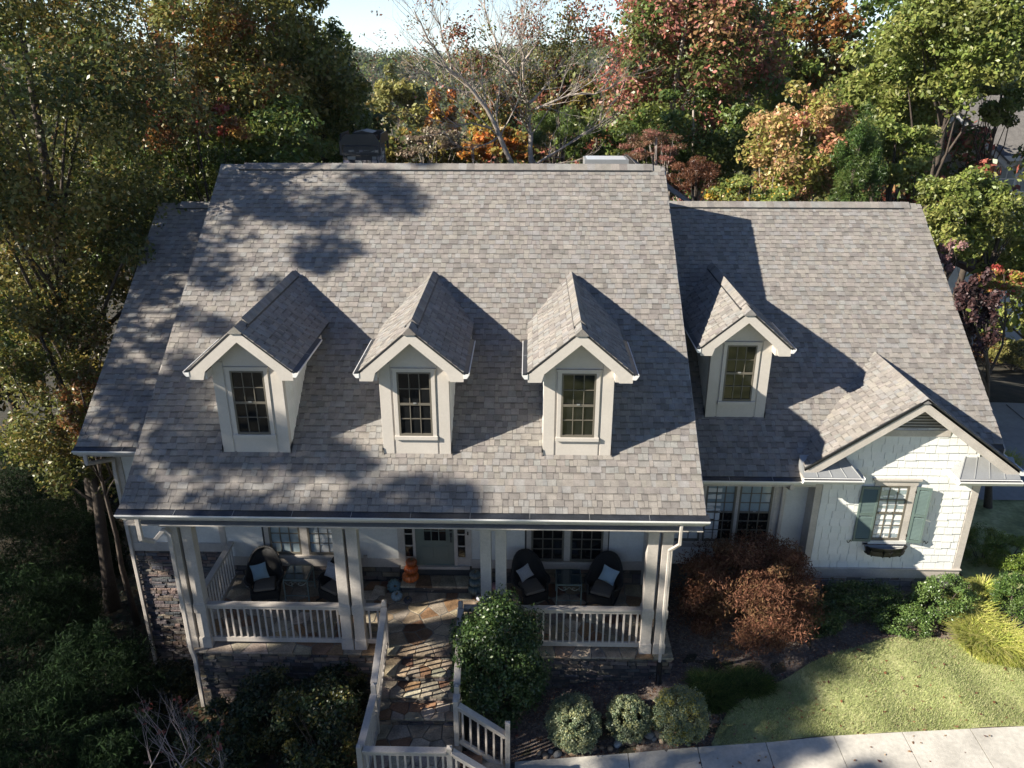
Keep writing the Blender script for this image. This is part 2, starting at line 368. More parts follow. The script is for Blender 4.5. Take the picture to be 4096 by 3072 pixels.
# porch wall: siding either side of the openings, band board, stone course
for a,b_ in ((.74,1.60),(2.83,4.76),(6.47,7.71),(9.66,10.45)): boards(a,b_,.64,3.3,YF)
for a,b_ in ((1.60,2.83),(7.71,9.66)): boards(a,b_,2.35,3.3,YF,spl=False)
for a,b_ in ((.64,4.76),(6.47,10.5)): BX('band_board',CREAM,house,a,b_,YF-.035,YF+.01,.40,.64,bevel=.005)
BX('corner_board',CREAM,house,.60,.74,YF-.03,YF+.01,.64,3.3,bevel=.004)
BX('corner_board',CREAM,house,10.45,10.56,YF-.03,YF+.01,-.4,3.3,bevel=.004)
# side wing wall
boards(-1.36,.60,1.0,3.6,YF+.02); BX('corner_board',CREAM,house,-1.52,-1.36,YF-.02,YF+.03,.98,3.62,bevel=.004)
BX('band_board',CREAM,house,-1.52,.60,YF-.03,YF+.03,.77,1.0,bevel=.004)
# wing wall behind the maple
boards(13.55,14.15,.4,2.86,3.02); boards(W-.55,12.2,.4,2.86,3.02)
boards(12.2,13.55,.4,1.1,3.02); BX('side_casing',CREAM,house,13.40,13.62,2.98,3.03,1.1,2.86)
# windows of the porch wall
def house_window(units,z0,z1,y,glass,par_label=None,rows=6,t=.11,cols=3):
    x0,x1=units[0][0],units[-1][1]
    m=MB(); m.box(x0-t,x1+t,y-.02,y+.01,z0-.18,z0-.05); par=m.build('window',CREAM,house); 
    if par_label: par['label']=par_label
    casing(par,x0,x1,z0,z1,y,t)
    for (a,b_),(c,d) in zip(units,units[1:]): BX('mullion',CREAM,par,b_,c,y-.035,y+.01,z0,z1)
    for a,b_ in units: window(par,a,b_,z0,z1,y,cols,rows,glass=glass)
    return par
house_window([(1.76,2.49),(2.66,3.40)],.72,2.35,YF,lambda r:BLIND,'window pair with pale blinds drawn behind the glass')
house_window([(7.86,8.62),(8.76,9.52)],.62,2.35,YF,lambda r:GLASS,'window pair with dark unshaded glass')
house_window([(11.05,11.78),(11.84,12.53),(12.60,13.36)],1.05,2.62,3.02,lambda r:BLIND if r>=3 else GLASS,'triple window with blinds lowered half way',t=.08)
# ------------------------------------------------------------------ front door
door=BX('front_door',DOORM,house,5.17,6.07,YF-.02,YF+.02,.47,2.55)
BX('threshold',CREAM,door,4.80,6.42,YF-.10,YF-.021,.40,.47); 
for a,b_ in ((4.76,4.92),(5.11,5.17),(6.07,6.15),(6.33,6.47)): BX('jamb',CREAM,door,a,b_,YF-.05,YF+.02,.47,2.75)
for gx,(a,b_) in enumerate(((4.92,5.11),(6.15,6.33))):
    BX('sidelight_panel',CREAM,door,a,b_,YF-.025,YF+.02,.47,.70)
    for k in range(5):
        BX('sidelight_pane',GLASS,door,a+.02,b_-.02,YF-.022,YF+.02,.70+k*.32,.70+k*.32+.29); BX('sidelight_bar',CREAM,door,a,b_,YF-.035,YF+.02,.99+k*.32,1.02+k*.32)
for c in range(3):
    for r in range(3):
        BX('door_pane',GLASS,door,5.375+c*.175,5.375+c*.175+.155,YF-.024,YF,1.15+r*.27,1.15+r*.27+.245)
m=MB()
for c in (5.37,5.545,5.72,5.895): m.box(c-.008,c+.008,YF-.034,YF-.025,1.13,1.97)
m.build('door_muntins',DOORM,door)
for a in (5.30,5.66): BX('door_panel',DOORM,door,a,a+.28,YF-.03,YF-.021,.66,1.0,bevel=.008)
m=MB(); m.tube([(6.0,YF-.03,1.12),(6.0,YF-.08,1.15),(6.0,YF-.085,1.25),(6.0,YF-.03,1.32)],.014,6); m.box(5.975,6.025,YF-.04,YF-.02,1.26,1.36); m.box(5.97,6.03,YF-.05,YF-.02,1.42,1.49); m.build('door_handle',BLACKM,door)
MB().box(6.38,6.41,YF-.065,YF-.05,1.33,1.42).build('doorbell',BLACKM,door)
m=MB(); 
for i in range(260):
    t=random.uniform(0,2*PI); r=.2+random.gauss(0,.035); c=Vector((5.62+r*math.cos(t),YF-.06+random.uniform(-.03,.02),1.83+r*math.sin(t))); m.col=random.choice([(.06,.03,.03),(.12,.04,.03),(.05,.05,.03),(.35,.3,.25)])
    d=Vector((random.gauss(0,1),random.gauss(0,.5),random.gauss(0,1))).normalized()*.03; e=d.cross(Vector((0,1,.3))).normalized()*.012
    m.add([c-d,c+e,c+d,c-e],[(0,1,2,3)])
wreath=m.build('door_wreath',LEAF); tag(wreath,'dried flower wreath hanging on the grey green front door','wreath')
MB().box(3.94,4.02,YF-.07,YF-.02,.62,.73).build('outlet_cover',CREAM,house)

# ------------------------------------------------------------------ dormers
SLD=.863
def dormer(x,y,zbase,apex,lab,eo=.31,hw=.647,ht=.97):
    za=zbase+apex; yf=y-eo; b=MB()
    ze=za-SLD*hw-.08
    # body: front wall prism running back into the roof
    b.prism([(x-hw,y,zbase-.02),(x+hw,y,zbase-.02),(x+hw,y,ze),(x,y,za-.10),(x-hw,y,ze)],(0,1,0),2.3)
    d=b.build('dormer',DORM,house); d['label']=lab
    # roof slabs
    yb=y+apex/TP+.1
    for s in (-1,1):
        o=Vector((x+s*ht,yf,za-SLD*ht)); 
        m=MB(); m.prism([(x,yf,za-.004),(x+s*ht,yf,za-SLD*ht-.004),(x+s*ht,yf,za-SLD*ht-.05),(x,yf,za-.05)],(0,1,0),yb-yf); m.build('dormer_roof',FLASH,d)
        V=Vector((-s,0,SLD)); U=Vector((0,s,0))
        # field runs along y; origin at the eave
        O=Vector((x+s*ht,yf-.02,za-SLD*ht)) if s>0 else Vector((x+s*ht,yb,za-SLD*ht))
        shingle_field('shingle_field',d,O,(0,s,0),V,(lambda v:(0,yb-yf)),ht*math.hypot(1,SLD))
        # rake board with return box, soffit, gutter
        t=.19
        m=MB(); m.prism([(x,yf-.0,za-.055),(x+s*ht,yf,za-SLD*ht-.055),(x+s*ht,yf,za-SLD*ht-.055-t*.75),(x+s*(hw+.07),yf,za-SLD*ht-.055-t*.75),(x+s*(hw+.02),yf,za-SLD*(hw+.02)-.055-t*1.25),(x,yf,za-.055-t*1.22)],(0,1,0),.03); m.build('rake_board',DORM,d)
        m=MB(); m.prism([(x,yf+.03,za-.06-.1),(x+s*ht,yf+.03,za-SLD*ht-.12),(x+s*ht,yf+.03,za-SLD*ht-.14),(x,yf+.03,za-.06-.14)],(0,1,0),eo-.03); m.build('rake_soffit',DORM,d)
        BX('eave_box',DORM,d,min(x+s*hw,x+s*ht),max(x+s*hw,x+s*ht),yf+.03,y+1.9,za-SLD*ht-.19,za-SLD*ht-.05)
        gutter(d,(x+s*ht,yf-.01,za-SLD*ht-.03),(x+s*ht,yf+1.85,za-SLD*ht-.03),out=(s,0,0),wd=.11,ht=.10)
        # cheek wall shakes
        xx=x+s*(hw+.004); m=MB(); z=zbase+.02
        while z<za-SLD*ht-.1:
            yy=y+.12
            while yy<y+2.2:
                wd=random.uniform(.1,.22); m.col=jit((.70,.69,.64),.04)
                y1=min(yy+wd,y+2.2)
                m.add([(xx+s*.014,yy+.003,z),(xx+s*.014,y1-.003,z),(xx+s*.002,y1-.003,z+.16),(xx+s*.002,yy+.003,z+.16),(xx,yy+.003,z),(xx,y1-.003,z)],[(0,1,2,3) if s>0 else (3,2,1,0),(4,5,1,0)])
                yy=y1
            z+=.16
        m.build('cheek_shake',SHAKE,d)['kind']='stuff'
        # corner boards
        BX('corner_board',DORM,d,min(x+s*(hw+.018),x+s*(hw-.2)),max(x+s*(hw+.018),x+s*(hw-.2)),y-.018,y+.13,zbase+.0,za-SLD*hw-.22,bevel=.004)
        m=MB(); m.prism([(x+s*(hw+.03),y-.05,zbase-.01),(x+s*(hw+.03),y+.12,zbase+.10),(x+s*(hw+.03),y+.12,zbase+.18),(x+s*(hw+.03),y-.04,zbase+.13)],(s,0,0),.006); m.build('step_flashing',FLASH,d)
    ridge_caps(d,(x,yf-.03,za+.0),(x,yb+.05,za+.0),vent=True,step=.14,wd=.12,drop=.11,vin=(.33,.35))
    # centre panel, window
    zt=zbase+1.735
    BX('apron_board',DORM,d,x-.41,x+.41,y-.014,y+.01,zbase+.0,zbase+.32,bevel=.003)
    m=MB(); m.prism([(x-.44,y-.012,zt+.09),(x+.44,y-.012,zt+.09),(x+.44,y-.012,za-SLD*.44-.24),(x,y-.012,za-.245),(x-.44,y-.012,za-SLD*.44-.24)],(0,1,0),.013); m.build('gable_panel',DORM,d)
    wx0,wx1,wz0,wz1=x-.325,x+.325,zbase+.40,zt
    for nm,a in (('side_casing',(x-.405,wx0)),('side_casing',(wx1,x+.405))): BX(nm,DORM,d,a[0],a[1],y-.035,y+.01,zbase+.33,zt+.04,bevel=.005)
    BX('head_casing',DORM,d,x-.43,x+.43,y-.05,y+.01,zt+.04,zt+.08,bevel=.004); BX('head_casing',DORM,d,wx0,wx1,y-.034,y+.01,zt,zt+.04)
    BX('sill',DORM,d,x-.42,x+.42,y-.065,y+.01,zbase+.32,wz0-.0,bevel=.005)
    window(d,wx0,wx1,wz0,wz1,y,3,4,fr=.033,mt=.016)
    return d
DY=1.015; ZB=ZM+TP*DY
dormer(2.409,DY,ZB,2.69,'dormer in tree shade nearest the side wing')
dormer(5.584,DY,ZB,2.69,'middle dormer of the main roof')
dormer(8.714,DY,ZB,2.69,'dormer of the main roof nearest the garage wing')
dormer(12.439,3.606,ZW+TP*3.606,2.62,'dormer on the lower garage wing roof')

# ------------------------------------------------------------------ projecting garage gable
GX,GZ,GY=16.0,5.02,2.3; GS=.715; GH=2.28
gab=BX('garage_gable',SHAKE,house,14.165,17.715,2.648,2.662,.3,3.3)
for s in (-1,1):
    yb=5.3
    m=MB(); m.prism([(GX,GY,GZ-.004),(GX+s*GH,GY,GZ-GS*GH-.004),(GX+s*GH,GY,GZ-GS*GH-.09),(GX,GY,GZ-.09)],(0,1,0),yb-GY if s<0 else 3.4); m.build('gable_roof',DECK,gab)
    V=Vector((-s,0,GS)); O=Vector((GX+s*GH,GY-.02,GZ-GS*GH)) if s>0 else Vector((GX+s*GH,yb,GZ-GS*GH))
    shingle_field('shingle_field',gab,O,(0,s,0),V,(lambda v:(0,yb-GY)),GH*math.hypot(1,GS))
    m=MB(); t=.22
    m.prism([(GX,GY-.0,GZ-.03),(GX+s*GH,GY,GZ-GS*GH-.03),(GX+s*GH,GY,GZ-GS*GH-.03-t*.6),(GX+s*(GH-.1),GY,GZ-GS*GH-.03-t),(GX,GY,GZ-.03-t*1.2)],(0,1,0),.035); m.build('rake_board',CREAM,gab)
    m=MB(); m.prism([(GX,GY+.035,GZ-.12),(GX+s*GH,GY+.035,GZ-GS*GH-.10),(GX+s*GH,GY+.035,GZ-GS*GH-.13),(GX,GY+.035,GZ-.15)],(0,1,0),.32); m.build('rake_soffit',CREAM,gab)
    m=MB(); m.bar((GX,GY-.02,GZ-.012),(GX+s*GH,GY-.02,GZ-GS*GH-.012),.035,.02,up=(0,1,0)); m.build('drip_edge',FLASH,gab)
ridge_caps(gab,(GX,GY-.03,GZ-.0),(GX,5.15,GZ-.0),vent=False,step=.14,wd=.13,drop=.10)
# shakes, one object each (about 290)
def inside(x,z): return z<4.0 and 14.30<x<17.56 and z<GZ-.3-GS*abs(x-GX)-.02
z=.62; row=0; SV={}
while z<4.0:
    x=14.30-random.uniform(0,.15)
    while x<17.56:
        wd=random.choice((.16,.19,.22,.25,.28)); a=max(x,14.30); e=min(x+wd,17.56); cx=(a+e)/2
        zm=GZ-.3-GS*abs(cx-GX)
        if e-a>.03 and z<zm-.03:
            key=(round(e-a,2),random.randrange(3)); hh=min(.2,zm-z+.05)
            if hh<.2 or key not in SV:
                m=MB(); m.col=jit((.73,.72,.67),.03); q=key[0]/2-.004
                m.add([(-q,-.022,0),(q,-.022,0),(q,-.003,hh),(-q,-.003,hh),(-q,0,0),(q,0,0)],[(0,1,2,3),(4,5,1,0),(4,0,3),(5,2,1)])
                me=m.mesh('shake',SHAKE)
                if hh==.2: SV[key]=me
            else: me=SV[key]
            link('shake',me,gab,(cx,2.645-random.uniform(0,.006),z+random.choice((0,0,0,-.012,.008,-.02))))
        x+=wd
    z+=.187; row+=1
for a,b_ in ((14.14,14.29),(17.57,17.74)): BX('corner_board',CREAM,gab,a,b_,2.62,2.75,.6,3.35,bevel=.005)
BX('corner_board',CREAM,gab,14.138,14.16,2.66,3.0,.3,3.3)
BX('band_board',CREAM,gab,14.14,17.74,2.60,2.66,.36,.6,bevel=.005)
BX('water_table',CREAM,gab,14.12,17.76,2.57,2.66,.6,.625,bevel=.005)
BX('vent_header',CREAM,gab,15.20,16.82,2.61,2.66,4.0,4.15,bevel=.004)
for k in range(7):
    zz=4.17+k*.068; hw_=(GZ-.33-zz)/GS
    if hw_>.06:
        q=MB(); q.add([(GX-hw_,2.632,zz),(GX+hw_,2.632,zz),(GX+hw_,2.652,zz+.026),(GX-hw_,2.652,zz+.026),(GX-hw_,2.64,zz-.006),(GX+hw_,2.64,zz-.006)],[(0,1,2,3),(4,5,1,0)]); q.build('vent_louver',CREAM,gab)
MB().prism([(GX-.78,2.657,4.15),(GX+.78,2.657,4.15),(GX,2.657,4.72)],(0,-1,0),.004).build('vent_backing',BLACKP,gab)
# pent roofs at both feet of the gable
def pent(x0,x1,s):
    yw_,yo=2.64,2.20; zt,zb=3.52,3.20; xi=x1 if s<0 else x0
    if s<0: A=[(x0,yo,zb),(x1,yo,zb),(x1-.28,yw_,zt),(x0,yw_,zt)]; B=[(x1,yo,zb),(x1,yw_,zb),(x1-.28,yw_,zt)]
    else: A=[(x0,yo,zb),(x1,yo,zb),(x1,yw_,zt),(x0+.28,yw_,zt)]; B=[(x0,yw_,zb),(x0,yo,zb),(x0+.28,yw_,zt)]
    m=MB(); vs=[(x0,yo,zb),(x1,yo,zb),(x1,yw_,zb),(x0,yw_,zb)]
    if s<0: m.add(vs+[(x1-.28,yw_,zt),(x0,yw_,zt)],[(0,1,4,5),(1,2,4),(0,3,2,1),(0,5,3),(3,5,4,2)])
    else: m.add(vs+[(x1,yw_,zt),(x0+.28,yw_,zt)],[(0,1,4,5),(0,5,3),(0,3,2,1),(1,2,4),(3,5,4,2)])
    pr_=m.build('pent_roof',METAL,gab)
    q=MB()
    for k in range(1,4):
        xa=x0+(x1-x0)*k/4; xb=xa+( -.07*k if s<0 else .07*(4-k)); q.bar((xa,yo+.01,zb+.008),(xb,yw_,zt+.008),.014,.022)
    q.bar((x1,yo,zb+.005),(x1-.28,yw_,zt+.005),.02,.02) if s<0 else q.bar((x0,yo,zb+.005),(x0+.28,yw_,zt+.005),.02,.02)
    q.build('standing_seam',METAL,gab)
    gutter(gab,(x0-.03,yo-.0,zb-.01),(x1+.03,yo-.0,zb-.01),wd=.12,guard=False)
    g=MB(); g.box(x0,x1,yo-.10,yo-.012,zb-.03,zb-.022); g.build('gutter_bed',GUARD,gab)
    gutter(gab,((x1 if s<0 else x0),yo,zb-.01),((x1 if s<0 else x0),yw_,zb-.01),out=(-s,0,0),wd=.1,guard=False)
    BX('pent_soffit',CREAM,gab,x0,x1,yo,yw_,zb-.12,zb-.015)
pent(13.68,14.90,-1); pent(16.98,18.28,1)
BX('gutter',WHITE,gab,GX+GH+.0,GX+GH+.11,GY,5.2,GZ-GS*GH-.15,GZ-GS*GH-.04)
# gable window
gw=BX('window',CREAM,gab,15.40,16.32,2.61,2.645,1.24,1.38)
gw['label']='single window between sage shutters'
for nm,x0_,x1_,z0_,z1_,yy in (('side_casing',15.42,15.54,1.38,2.80,2.60),('side_casing',16.20,16.34,1.30,2.80,2.60),('head_casing',15.42,16.36,2.80,2.93,2.595),('head_crown',15.36,16.42,2.93,2.975,2.56),('sill',15.50,16.36,1.30,1.38,2.575)):
    MB().box(x0_,x1_,yy,2.645,z0_,z1_).build(nm,CREAM if nm!='sill' else PALE,gab)
window(gab,15.54,16.20,1.38,2.80,2.635,3,4,glass=lambda r:BLIND)
def shutter(hx,s,ang,wd=.40,z0=1.36,z1=2.78):
    """louvered shutter hinged at hx, opening to side s"""
    sh=MB(); st=.045
    for a,b_ in ((0,st),(wd-st,wd)): sh.box(a,b_,-.03,0,0,z1-z0)
    for a,b_ in ((0,.07),((z1-z0)*.5-.03,(z1-z0)*.5+.03),(z1-z0-.06,z1-z0)): sh.box(st,wd-st,-.029,-.001,a,b_)
    o=sh.build('shutter',TEAL,house,loc=(hx,2.60,z0))
    o.matrix_basis=Matrix.Translation(Vector((hx,2.60,z0))-WL['house'])@Matrix.Rotation(ang,4,'Z')@Matrix.Diagonal((s,1,1,1))
    sm=MB(); sm.add([(st,-.026,0),(wd-st,-.026,0),(wd-st,-.004,.03),(st,-.004,.03),(st,-.022,-.004),(wd-st,-.022,-.004),(wd-st,0,.026),(st,0,.026)],[(0,1,2,3),(4,5,1,0),(7,6,5,4)])
    me=sm.mesh('slat',TEAL)
    z=.09
    while z<z1-z0-.09:
        if abs(z-(z1-z0)*.5+.015)>.045:
            l=link('slat',me,o,(0,0,z),local=True)
        z+=.033
    return o
shutter(15.545,-1,-.03); shutter(16.36,1,-.22,.30)
for q in ((15.14,-1),(16.72,1)):
    m=MB(); pts=[(q[0]+q[1]*(.02+.10*t)+.0,2.59-.02,1.36+.035*math.sin(t*7)) for t in [i/9 for i in range(10)]]
    m.tube(pts,.009,5); m.build('shutter_hook',BLACKM,gab)
for zz in (2.62,1.5): MB().box(16.33,16.40,2.575,2.60,zz,zz+.05).build('shutter_hinge',BLACKM,gab)
# bowed black window box
m=MB(); n=10; top=[];bot=[];topi=[]
for i in range(n+1):
    t=i/n; x=15.42+.94*t; d=.13+.13*math.sin(PI*t)**.6
    top.append((x,2.60-d,1.30)); topi.append((x if 0<i<n else x+(.03 if i==0 else -.03),2.60-d+.03,1.30)); bot.append((15.50+.78*t,2.60-d*.75,1.06))
k=n+1; vs=top+bot+topi+[(15.42,2.60,1.30),(16.36,2.60,1.30),(15.50,2.60,1.06),(16.28,2.60,1.06)]+[(a,b_,1.10) for a,b_,c in topi]+[(15.45,2.598,1.1),(16.33,2.598,1.1)]
fs=[(i,k+i,k+i+1,i+1) for i in range(n)]+[(i,i+1,2*k+i+1,2*k+i) for i in range(n)]
b3=3*k; fs+=[(b3,0,k,b3+2)[::-1],(b3+1,n,k+n,b3+3)]; b4=b3+4; fs+=[(2*k+i,2*k+i+1,b4+i+1,b4+i) for i in range(n)]+[tuple([b4+i for i in range(k)]+[b4+k+1,b4+k])]
fs+=[tuple([k+i for i in range(k)][::-1]+[b3+2,b3+3])]
m.add(vs,fs); wbox=m.build('window_box',BLACKP,gab)
for i in (1,4,6,9):
    t=i/10; x=15.50+.78*t; d=.13+.13*math.sin(PI*t)**.6; MB().bar((x,2.60-d*.76,1.05),(15.42+.94*t,2.60-d-.004,1.24),.03,.02,up=(0,1,0)).build('window_box_rib',BLACKP,gab)
BX('window_box_lip',BLACKP,gab,15.40,16.38,2.585,2.60,1.28,1.31)
# ------------------------------------------------------------------ chimney and rear roof pieces
def stone_rows(par,faces,z0,z1,budget=[0],name='stone',e=(.05,.1),l=(.12,.4),cols=None,objs=True,seed=1):
    """faces: list of (P0,P1,outward normal) vertical wall faces laid with ledge stones"""
    cols=cols or [(.135,.115,.10),(.19,.15,.12),(.115,.108,.105),(.23,.175,.125),(.165,.135,.12),(.09,.08,.075)]
    rr=random.Random(seed); stuff=MB(); n=0
    for P0,P1,N in faces:
        P0,P1,N=Vector(P0),Vector(P1),Vector(N); L=(P1-P0).length; d=(P1-P0).normalized(); z=z1
        while z>z0+.01:
            h=rr.uniform(*e); h=min(h,z-z0); x=-rr.uniform(0,l[0])
            while x<L:
                wd=rr.uniform(*l); a,b_=max(0,x),min(L,x+wd)
                if b_-a>.03:
                    dp=rr.uniform(.015,.055); c=P0+d*((a+b_)/2)+N*(dp/2-.03); col=jit(rr.choice(cols),.25)
                    hw_=(b_-a)/2-.005; hh=h/2-.005; q=MB() if (objs and budget[0]>0) else stuff; q.col=col
                    j=lambda s_:rr.uniform(-.006,.006)
                    vs=[];
                    for sx,sz in ((-1,-1),(1,-1),(1,1),(-1,1)): vs.append(d*(sx*hw_+j(0))+Vector((0,0,sz*hh+j(0)))-N*.03)
                    for sx,sz in ((-1,-1),(1,-1),(1,1),(-1,1)): vs.append(d*(sx*(hw_-.008)+j(0))+Vector((0,0,sz*(hh-.006)+j(0)))+N*(dp/2+rr.uniform(-.006,.006)))
                    fs=[(4,5,6,7),(0,1,5,4),(1,2,6,5),(2,3,7,6),(3,0,4,7)]
                    cz=Vector((c.x,c.y,z-h/2))
                    if q is stuff: q.add([v+cz for v in vs],fs)
                    else:
                        q.add(vs,fs); link(name,q.mesh(name,STONE),par,cz); budget[0]-=1
                x+=wd
            z-=h
    if stuff.v: stuff.build(name+'work',STONE,par)['kind']='stuff'
ch=BX('chimney',MORTAR,house,2.72,3.66,9.2,10.4,6.5,9.28)
stone_rows(ch,[((2.70,9.2,0),(3.68,9.2,0),(0,-1,0)),((3.66,9.2,0),(3.66,10.4,0),(1,0,0))],8.3,9.2,[60],e=(.06,.13),l=(.1,.3),seed=4,cols=[(.27,.24,.22),(.36,.31,.27),(.22,.22,.23),(.42,.38,.34)])
m=MB(); 
m.prism([(2.66,9.12,9.32),(3.76,9.12,9.32),(3.76,9.12,9.38),(3.60,9.12,9.60),(2.82,9.12,9.60),(2.66,9.12,9.38)],(0,1,0),.02)
m.prism([(2.66,10.48,9.32),(3.76,10.48,9.32),(3.76,10.48,9.38),(3.60,10.48,9.60),(2.82,10.48,9.60),(2.66,10.48,9.38)],(0,-1,0),.02)
for s,xx in ((-1,2.66),(1,3.76)): m.prism([(xx,9.12,9.34),(xx,10.48,9.34),(xx,10.30,9.60),(xx,9.30,9.60)],(-s,0,0),.02)
m.box(2.66,2.72,9.11,9.17,9.10,9.36); m.box(3.70,3.76,9.11,9.17,9.10,9.36); m.box(2.66,2.72,10.42,10.48,9.10,9.36); m.box(3.70,3.76,10.42,10.48,9.10,9.36)
m.build('chimney_shroud',BLACKM,ch)
BX('chimney_base_band',BLACKM,ch,2.66,3.76,9.105,9.12,9.06,9.12); MB().box(2.9,3.55,9.5,10.1,9.28,9.5).build('flue',mat('rusty_flue',(.12,.06,.035),.7,.4,8),ch)
MB().prism([(2.95,9.5,9.60),(3.50,9.5,9.60),(3.22,9.5,9.66)],(0,1,0),.7).build('flue_lid',BLACKM,ch)
sk=BX('roof_hatch',METAL,house,9.23,10.40,9.1,9.9,8.2,8.97); MB().box(9.3,10.33,9.16,9.84,8.97,8.985).build('hatch_lid',mat('milky_skylight',(.55,.58,.6),.25),sk)
m=MB(); m.add([(11.0,10.6,8.45),(13.2,10.6,7.0),(13.2,15.0,7.0),(11.0,15.0,8.45),(9.0,10.6,7.1),(9.0,15,7.1)],[(0,1,2,3),(4,0,3,5),(4,5,3,2,1,0)])
rr_=m.build('rear_wing_roof',DECK,house)
shingle_field('shingle_field',rr_,(13.2,10.6,7.0),(0,1,0),Vector((-2.2,0,1.45)),lambda v:(0,4.4),2.6)
for k in range(9):
    t=k/9; m=MB(); m.col=tone(); a=Vector((11.0,10.58,8.47)).lerp(Vector((13.25,10.58,6.99)),t); e=Vector((11.0,10.58,8.47)).lerp(Vector((13.25,10.58,6.99)),t+.125)
    m.bar(a,e,.26,.04); m.build('ridge_cap',SHINGLE,rr_)
# ------------------------------------------------------------------ flagstone paving
FCOL=[(.38,.31,.22),(.25,.15,.085),(.29,.25,.19),(.42,.36,.27),(.20,.115,.07),(.31,.24,.165),(.27,.225,.175),(.36,.27,.18)]
def voronoi(x0,x1,y0,y1,s,seed):
    rr=random.Random(seed); nx=max(1,round((x1-x0)/s)); ny=max(1,round((y1-y0)/s)); P=[]
    for i in range(nx):
        for j in range(ny): P.append((x0+(i+.5+rr.uniform(-.42,.42))*(x1-x0)/nx,y0+(j+.5+rr.uniform(-.42,.42))*(y1-y0)/ny))
    cells=[]
    for p in P:
        poly=[(x0,y0),(x1,y0),(x1,y1),(x0,y1)]
        for q in P:
            if q is p or math.hypot(q[0]-p[0],q[1]-p[1])>3*s: continue
            mx,my=(p[0]+q[0])/2,(p[1]+q[1])/2; nx_,ny_=q[0]-p[0],q[1]-p[1]; out=[]
            for i in range(len(poly)):
                a=poly[i];b_=poly[(i+1)%len(poly)]; da=(a[0]-mx)*nx_+(a[1]-my)*ny_; db=(b_[0]-mx)*nx_+(b_[1]-my)*ny_
                if da<=0: out.append(a)
                if da*db<0: t=da/(da-db); out.append((a[0]+(b_[0]-a[0])*t,a[1]+(b_[1]-a[1])*t))
            poly=out
            if len(poly)<3: break
        if len(poly)>=3: cells.append(poly)
    return cells
def flagstones(par,x0,x1,y0,y1,z,s=.4,seed=1,gap=.012,name='flagstone',th=.035):
    rr=random.Random(seed*7+1)
    for poly in voronoi(x0,x1,y0,y1,s,seed):
        cx=sum(p[0] for p in poly)/len(poly); cy=sum(p[1] for p in poly)/len(poly)
        def sh(g,zz):
            o=[]
            for p in poly:
                d=Vector((p[0]-cx,p[1]-cy)); L=max(d.length,.02); k=max(.1,(L-g)/L); o.append((d.x*k,d.y*k,zz))
            return o
        n=len(poly); m=MB(); m.col=jit(rr.choice(FCOL),.2); t=th+rr.uniform(-.004,.004)
        A=sh(gap,-.01);B=sh(gap,t-.008);C_=sh(gap+.008,t)
        m.add(A+B+C_,[tuple(range(2*n,3*n))]+[(i,(i+1)%n,n+(i+1)%n,n+i) for i in range(n)]+[(n+i,n+(i+1)%n,2*n+(i+1)%n,2*n+i) for i in range(n)])
        link(name,m.mesh(name,FLAG),par,(cx,cy,z-th))
PX0,PX1=.78,10.80
pf=BX('porch_floor',GROUT,house,PX0+.06,PX1-.06,.34,YF,-.3,-.006)
flagstones(pf,PX0-.03,PX1+.03,.22,YF-.03,0,.36,3)
fw=MB(); fw.box(PX0+.03,PX1-.03,.29,YF-.02,-3.2,-.3); fnd=fw.build('foundation',MORTAR,house)
stone_rows(fnd,[((PX0,.28,0),(4.86,.28,0),(0,-1,0)),((6.36,.28,0),(PX1,.28,0),(0,-1,0)),((PX1,.28,0),(PX1,2.7,0),(1,0,0))],-1.5,-.06,[150],seed=2)
stone_rows(fnd,[((-1.5,2.755,0),(.8,2.755,0),(0,-1,0))],-3.3,.77,[60],seed=5,cols=[(.15,.125,.12),(.20,.15,.125),(.10,.10,.11),(.17,.14,.13)])
stone_rows(fnd,[((.74,2.735,0),(4.78,2.735,0),(0,-1,0)),((6.47,2.735,0),(10.5,2.735,0),(0,-1,0))],0,.40,[60],e=(.1,.15),l=(.2,.45),seed=6)
stone_rows(fnd,[((14.16,2.64,0),(17.72,2.64,0),(0,-1,0))],-.2,.36,[24],e=(.1,.15),l=(.2,.4),seed=8,cols=[(.2,.19,.19),(.25,.2,.17)])
stone_rows(fnd,[((.85,.3,0),(.79,2.7,0),(-1,0,0))],-3.0,-.06,[0],seed=9)
# raised step at the door
ds=BX('door_step',MORTAR,house,4.85,6.40,2.30,YF-.03,0,.165)
flagstones(ds,4.83,6.42,2.26,YF-.04,.2,.33,11)
stone_rows(ds,[((4.86,2.31,0),(6.39,2.31,0),(0,-1,0)),((6.39,2.31,0),(6.39,2.7,0),(1,0,0))],0,.17,[14],e=(.08,.09),l=(.2,.4),seed=12,cols=[(.25,.22,.18),(.18,.15,.13)])
# ------------------------------------------------------------------ porch columns
def column(x,y,label=None,z1=3.02,wd=.215):
    c=BX('porch_column',CREAM,house,x,x+wd,y,y+wd,0.02,z1,bevel=.006)
    for (a,b_,g,nm) in ((0.0,.25,.018,'column_base'),(.25,.27,.008,'base_molding'),(.90,1.10,.018,'column_block'),(1.10,1.125,.010,'block_molding')):
        BX(nm,CREAM,c,x-g,x+wd+g,y-g,y+wd+g,a,b_,bevel=.004)
    return c
for xs in ((.62,.905),(3.905,4.18),(6.83,7.13),(10.13,10.415)):
    for x in xs: column(x,.36)
    MB().box(xs[0]-.09,xs[1]+.305,.27,.70,3.022,3.10).build('column_cap',CREAM,house)
    MB().box(xs[0]-.05,xs[1]+.27,.30,.66,3.0,3.021).build('column_cap',CREAM,house)
